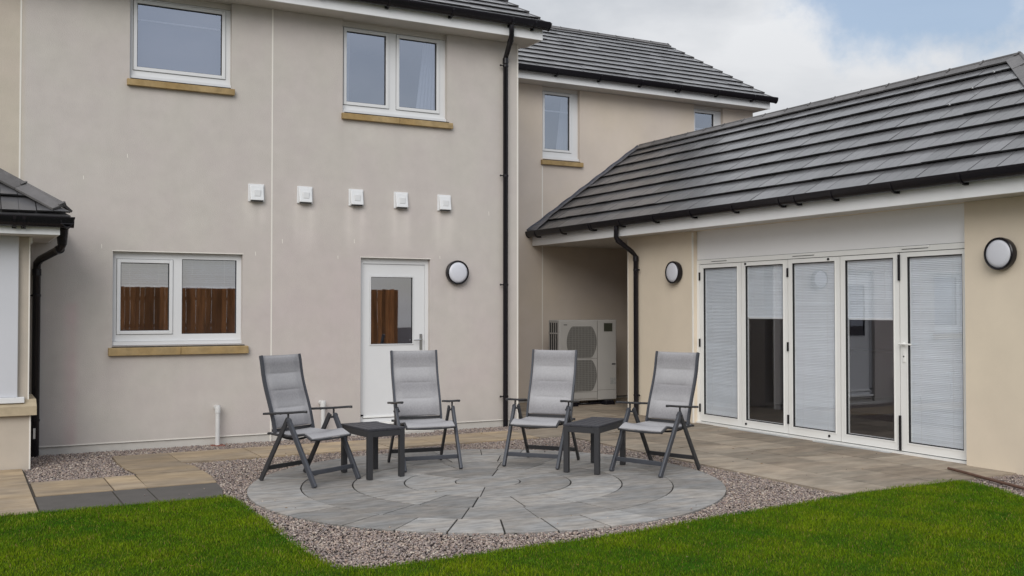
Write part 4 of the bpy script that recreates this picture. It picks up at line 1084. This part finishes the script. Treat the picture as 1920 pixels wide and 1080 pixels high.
# ---- grass
def grass():
    a, b = scatter(-1.2, 8.1, 3.2, 8.6, 14000)
    dv = a * sin(radians(28.6)) + b * cos(radians(28.6)); lat = a * cos(radians(28.6)) - b * sin(radians(28.6))
    near = (dv > 4.7) & (np.abs(lat) < dv * .58 + .3)
    k = in_poly(a, b, LAWN) & near
    a, b = a[k], b[k]
    # a few extra blades spilling over the edges
    e = []
    for i in range(len(LAWN) - 5):
        x1, y1 = LAWN[i]; x2, y2 = LAWN[i + 1]; L_ = hypot(x2 - x1, y2 - y1)
        if x1 < -2: x1 = -1.2; L_ = hypot(x2 - x1, y2 - y1)
        m_ = int(L_ * 420); t_ = RNG.random(m_); nx, ny = -(y2 - y1) / L_, (x2 - x1) / L_
        off = np.abs(RNG.normal(0, .022, m_))
        e.append((x1 + (x2 - x1) * t_ + nx * off, y1 + (y2 - y1) * t_ + ny * off))
    a = np.concatenate([a] + [q[0] for q in e]); b = np.concatenate([b] + [q[1] for q in e])
    n = len(a)
    def patch(x, y, s, o): return (np.sin(x * s + o) * np.sin(y * s * 1.13 + o * 2.1) + np.sin(x * s * 2.3 + 1.7 * o + y * s) * .6 + np.sin(y * s * 2.9 - x * s * 1.4 + o) * .5) / 2.1
    p1 = patch(a, b, 1.7, .7); p2 = patch(a, b, 4.6, 2.2); p3 = patch(a, b, 11., 4.)
    h = (RNG.uniform(.010, .026, n) + .012 * (RNG.random(n) < .06)) * (1 + .22 * p2 + .12 * p3)
    ang = RNG.uniform(0, 2 * pi, n); lean = RNG.uniform(.05, .75, n) ** 1.2 * h
    wd = RNG.uniform(.0014, .0026, n)
    dx, dy = np.cos(ang), np.sin(ang)
    fa = RNG.uniform(0, 2 * pi, n); px, py = np.cos(fa) * wd, np.sin(fa) * wd
    V = np.zeros((n, 5, 3))
    V[:, 0] = np.stack([a - px, b - py, np.full(n, .0)], 1); V[:, 1] = np.stack([a + px, b + py, np.full(n, .0)], 1)
    V[:, 2] = np.stack([a + px * .8 + dx * lean * .35, b + py * .8 + dy * lean * .35, h * .6], 1); V[:, 3] = np.stack([a - px * .8 + dx * lean * .35, b - py * .8 + dy * lean * .35, h * .6], 1)
    V[:, 4] = np.stack([a + dx * lean, b + dy * lean, h], 1)
    # 3 triangles
    f = np.array([(0, 1, 2), (0, 2, 3), (3, 2, 4)])
    F = (f[None] + (np.arange(n) * 5)[:, None, None]).reshape(-1, 3)
    base = np.stack([.090 + .034 * p1 + .038 * p2 + .018 * p3, .172 + .032 * p1 + .032 * p2 + .020 * p3, np.full(n, .0035)], 1) * np.array([1.12, 1.05, 1.])
    yel = (RNG.random(n) < .08 + .10 * np.clip(p2 + .5 * p3, 0, 2))
    base[yel] = np.array((.20, .21, .025)); brn = RNG.random(n) < .018; base[brn] = (.22, .16, .07)
    base *= RNG.uniform(.6, 1.3, (n, 1)); base = np.clip(base, .004, 1)
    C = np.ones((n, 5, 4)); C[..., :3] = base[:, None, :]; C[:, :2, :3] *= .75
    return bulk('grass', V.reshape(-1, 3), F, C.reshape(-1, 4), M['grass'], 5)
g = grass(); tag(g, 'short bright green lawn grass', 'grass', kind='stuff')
# fallen leaf scraps on the lawn, too small to count
mb = MB(); RL = random.Random(4)
for k in range(70):
    x, y = RL.uniform(.2, 7.6), RL.uniform(5.0, 8.4)
    if not in_poly(np.array([x]), np.array([y]), LAWN)[0]: continue
    s_ = RL.uniform(.006, .016); a_ = RL.uniform(0, 6.28); z_ = RL.uniform(.024, .034)
    c_, d_ = cos(a_) * s_, sin(a_) * s_
    mb.face([(x - c_, y - d_, z_), (x + d_ * .4, y - c_ * .4, z_ + .004), (x + c_, y + d_, z_ + .002), (x - d_ * .4, y + c_ * .4, z_ + .003)])
for k in range(26):
    x, y = RL.uniform(2.2, 8.0), RL.uniform(5.9, 11.8)
    s_ = RL.uniform(.008, .018); a_ = RL.uniform(0, 6.28); z_ = .016
    c_, d_ = cos(a_) * s_, sin(a_) * s_
    mb.face([(x - c_, y - d_, z_), (x + d_ * .4, y - c_ * .4, z_ + .006), (x + c_, y + d_, z_ + .002), (x - d_ * .4, y + c_ * .4, z_ + .004)])
o = mb.build('leaf_scraps', M['leaf']); tag(o, 'small brown leaf scraps strewn over the lawn and paving', 'leaves', kind='stuff')

# ================================================================== FURNITURE
def make_chair():
    t = thing('garden_chair', (0, 0, 0), '', 'chair', 'grey reclining garden chairs round the circular patio')
    Z = (0, 0, 0)
    def bl(mb, name, m, **k): return mb.build(name, m, t, org=Z, **k)
    xf, xr, hw = .369, -.315, .277
    for s in (1, -1):
        # front leg, broad flat tube
        mb = MB(); mb.bar((xf, s * hw, .0), (.055, s * .29, .565), .030, .048, (0, 1, 0)); mb.tube([(.062, s * .275, .560), (.062, s * .305, .560)], .024, 14)
        bl(mb, 'leg', M['frame'], bevel=.008, label='front leg')
        mb = MB(); mb.bar((xr, s * (hw - .004), .0), (.020, s * .262, .575), .022, .044, (0, 1, 0)); bl(mb, 'leg', M['armrest'], bevel=.006, label='rear leg')
        mb = MB(); mb.tube([(.045, s * .25, .545), (.045, s * .312, .545)], .010, 10); mb.tube([(.045, s * .285, .575), (.045, s * .285, .625)], .009, 8); bl(mb, 'pivot', M['steel'] if False else M['armrest'])
        # arm
        pts = [(-.262, .603), (-.20, .608), (-.05, .620), (.10, .634), (.20, .645), (.252, .650), (.272, .648)]
        mb = MB(); wdt = [.016, .021, .023, .024, .024, .020, .009]; i0 = len(mb.v)
        for (x, z), w_ in zip(pts, wdt):
            for (dy, dz) in ((-1, -.35), (-.8, -1), (.8, -1), (1, -.35), (1, .35), (.75, 1), (-.75, 1), (-1, .35)): mb.P((x, s * .285 + dy * w_, z + dz * .010))
        for k in range(len(pts) - 1):
            for j in range(8): q = i0 + k * 8; mb.f.append((q + j, q + (j + 1) % 8, q + 8 + (j + 1) % 8, q + 8 + j)); mb.r.append(.5)
        mb.f.append(tuple(i0 + j for j in range(8))); mb.f.append(tuple(i0 + (len(pts) - 1) * 8 + j for j in range(8))); mb.r += [.5, .5]
        o = bl(mb, 'armrest', M['armrest']); smooth_by_angle(o, 50)
        ns = MB(); [ns.tube([(x, s * .285, .594 + (x + .2) * .09), (x, s * .285, .606 + (x + .2) * .09)], .008, 6) for x in (-.12, -.05)]
        k_ = ns.build('notch_stud', M['armrest'], o, org=Z)
    for (x, z, m_, y) in ((.302, .115, 'frame', .263), (-.25, .115, 'armrest', .262)):
        mb = MB(); mb.bar((x, -y, z), (x, y, z), .020, .040, (1, 0, 0)); bl(mb, 'crossbar', M[m_], bevel=.005)
    # seat frame: side rails and two dipping cross tubes
    def seat_z(x): return .438 + .020 * math.exp(-((x - .20) / .10) ** 2) - .045 * max(0, (x - .20)) / .10 * .9 - .012 * sin((x + .25) * 6)
    mb = MB()
    for s in (1, -1):
        mb.tube([(x, s * .243, seat_z(x) - .012) for x in np.linspace(-.24, .295, 12)], .011, 8)
    for x in (.20, -.10):
        mb.tube([(x, y, seat_z(x) - .012 - .055 * (1 - (y / .243) ** 2) ** .8) for y in np.linspace(-.243, .243, 13)], .010, 8)
    mb.tube([(.293, y, seat_z(.293) - .010 - .010 * (1 - (y / .243) ** 2)) for y in np.linspace(-.243, .243, 9)], .009, 8)
    mb.tube([(-.235, y, .425) for y in (-.262, .262)], .011, 8)
    o = bl(mb, 'seat_frame', M['armrest']); smooth_by_angle(o, 60)
    # seat sling
    def sheet_grid(f, nu, nv, th):
        mb = MB(); i0 = 0
        for side in (0, 1):
            for i in range(nu + 1):
                for j in range(nv + 1):
                    p, nrm = f(i / nu, j / nv); mb.v.append(tuple(np.array(p) - np.array(nrm) * th * side))
        N_ = (nu + 1) * (nv + 1)
        for side in (0, 1):
            for i in range(nu):
                for j in range(nv):
                    a = side * N_ + i * (nv + 1) + j
                    mb.f.append((a, a + 1, a + nv + 2, a + nv + 1)); mb.r.append(i / nu)
        for i in range(nu):
            for j in (0, nv):
                a = i * (nv + 1) + j; mb.f.append((a, a + nv + 1, a + nv + 1 + N_, a + N_)); mb.r.append(0)
        for j in range(nv):
            for i in (0, nu):
                a = i * (nv + 1) + j; mb.f.append((a, a + 1, a + 1 + N_, a + N_)); mb.r.append(0)
        return mb
    def fs(u, v):
        x = -.225 + .52 * u; y = -.236 + .472 * v
        sag = -.022 * (1 - (2 * v - 1) ** 2) * (1 - (2 * u - 1) ** 4)
        return (x, y, seat_z(x) + .004 + sag), (0, 0, 1)
    mb = sheet_grid(fs, 30, 14, .010); mb.r = [r * .52 for r in mb.r]
    o = bl(mb, 'seat', M['fabric']); smooth_by_angle(o, 60)
    # back: slightly bowed
    b0 = np.array((-.175, .452)); b1 = np.array((-.353, 1.123)); L_ = np.linalg.norm(b1 - b0); db = (b1 - b0) / L_; nb = np.array((db[1], -db[0]))
    def bow(t): return b0 + db * L_ * t + nb * (-.016 * sin(pi * t) + .010 * sin(2 * pi * t) - .01 * max(0, t - .9) * 10)
    for s in (1, -1):
        mb = MB(); q = [bow(t) for t in np.linspace(-.03, 1.0, 16)]
        for k in range(15):
            mb.bar((q[k][0], s * .236, q[k][1]), (q[k + 1][0], s * .236, q[k + 1][1]), .018, .034, (0, 1, 0))
        bl(mb, 'back_frame', M['frame'])
    mb = MB(); mb.bar((b0[0] - .03, -.236, b0[1] - .0), (b0[0] - .03, .236, b0[1] - .0), .02, .022, (1, 0, 0)); bl(mb, 'back_rail', M['armrest'])
    seams = [.02, .255, .49, .735, 1.0]
    def fb(u, v):
        # u from top (0) to bottom (1)
        t = 1 - u; p = bow(.03 + .97 * t); y = -.227 + .454 * v
        k = 0
        for a, b in zip(seams, seams[1:]):
            if a <= u <= b: q_ = (u - a) / (b - a); k = (4 * q_ * (1 - q_)) ** .30
        edge = max(0, 1 - ((2 * v - 1) / .86) ** 8) if abs(2 * v - 1) < .86 else 0
        bulge = .016 * k * edge
        sag = -.014 * (1 - (2 * v - 1) ** 2)
        d_ = bulge + sag
        return (p[0] + nb[0] * d_, y, p[1] + nb[1] * d_), (nb[0], 0, nb[1])
    mb = sheet_grid(fb, 84, 18, .010); mb.r = [r * L_ for r in mb.r]
    o = bl(mb, 'backrest', M['fabric']); smooth_by_angle(o, 60)
    return t
CH = [(2.785, 8.979, -1.09, 'grey garden chair at the left, nearest the lower house window'),
      (4.043, 9.255, -1.709, 'grey garden chair in front of the white back door'),
      (5.17, 8.827, -2.447, 'grey garden chair in front of the heat pump, left of the second side table'),
      (5.90, 7.905, -2.80, 'grey garden chair nearest the white folding doors, rightmost of the four')]
c0 = make_chair()
for i, (x, y, th, lb_) in enumerate(CH):
    c = c0 if i == 0 else copy_tree(c0)
    c.location = (x, y, .010); c.rotation_euler = (0, 0, th); c['label'] = lb_
def make_table(L_, Wd, loc, rz, lb_):
    t = thing('side_table', (0, 0, 0), lb_, 'side table', 'low dark slatted side tables between the chairs')
    Z = (0, 0, 0); hl, hw = L_ / 2, Wd / 2; H_ = .44; lg = .048
    for sx in (-1, 1):
        for sy in (-1, 1):
            mb = MB(); x, y = sx * (hl - lg / 2), sy * (hw - lg / 2); mb.box(x - lg / 2, x + lg / 2, y - lg / 2, y + lg / 2, 0, H_ - .003); mb.build('leg', M['armrest'], t, org=Z, bevel=.004)
    mb = MB()
    for sx in (-1, 1): x = sx * (hl - .012); mb.box(x - .010, x + .010, -hw + lg, hw - lg, H_ - .058, H_ - .004)
    for sy in (-1, 1): y = sy * (hw - .012); mb.box(-hl + lg, hl - lg, y - .010, y + .010, H_ - .058, H_ - .004)
    mb.build('apron', M['armrest'], t, org=Z, bevel=.003)
    mb = MB()
    for sx in (-1, 1): x = sx * (hl - .024); mb.box(x - .026, x + .026, -hw - .002, hw + .002, H_ - .002, H_ + .018)
    n = 5; pitch = (Wd + .004) / n
    for k in range(n):
        y = -hw - .002 + k * pitch; mb.box(-hl + .052, hl - .052, y + .003, y + pitch - .003, H_ - .002, H_ + .016)
    tp = mb.build('table_top', M['tabletop'], t, org=Z, bevel=.003)
    mb = MB()
    for sx in (-1, 1):
        for k in range(3): y = (k - 1) * Wd * .3; mb.tube([(sx * (hl + .001), y, H_ + .006), (sx * (hl + .004), y, H_ + .006)], .005, 8)
    mb.build('screw', M['gasket'], tp, org=Z)
    t.location = loc; t.rotation_euler = (0, 0, rz)
    return t
# long axis along +x in the table's own frame
a1 = atan2(.52, -.06); make_table(.57, .375, (3.405, 8.975, .010), a1, 'dark slatted side table between the left chair and the back door chair')
a2 = atan2(.55, .80); make_table(.72, .36, (5.43, 8.27, .010), a2, 'longer low dark slatted side table between the two right hand chairs')

# ================================================================== FENCE (behind the viewer, mirrored in the glass)
fence = thing('fence', (2, -3.0, 0), 'brown upright board fence, seen only reflected in the lower window glass', 'fence')
mb = MB(); x = -6.5; RF = random.Random(8)
while x < 10.9:
    w_ = RF.uniform(.11, .14); d_ = .0 if int(x * 10) % 2 else .02
    mb.box(x, x + w_ - .006, -3.02 - d_, -3.0 - d_, .02, 2.12 + RF.uniform(-.012, .012), RF.random()); x += w_
mb.build('boards', M['timber'], fence)
mb = MB(); [mb.box(-6.5, 10.9, -3.10, -3.045, z, z + .08) for z in (.4, 1.1, 1.8)]; mb.build('rails', M['timber'], fence)
for k in range(8):
    mb = MB(); xx = -6.3 + k * 2.45; mb.box(xx - .05, xx + .05, -3.2, -3.101, 0, 2.1); mb.build('post', M['timber'], fence)
sheet('lawn_beyond', [(-7, -3.2), (12, -3.2), (12, 3.2), (7, 3.2), (6.6, 3.0), (6.6, -3.19)], -.01, M['turf'])
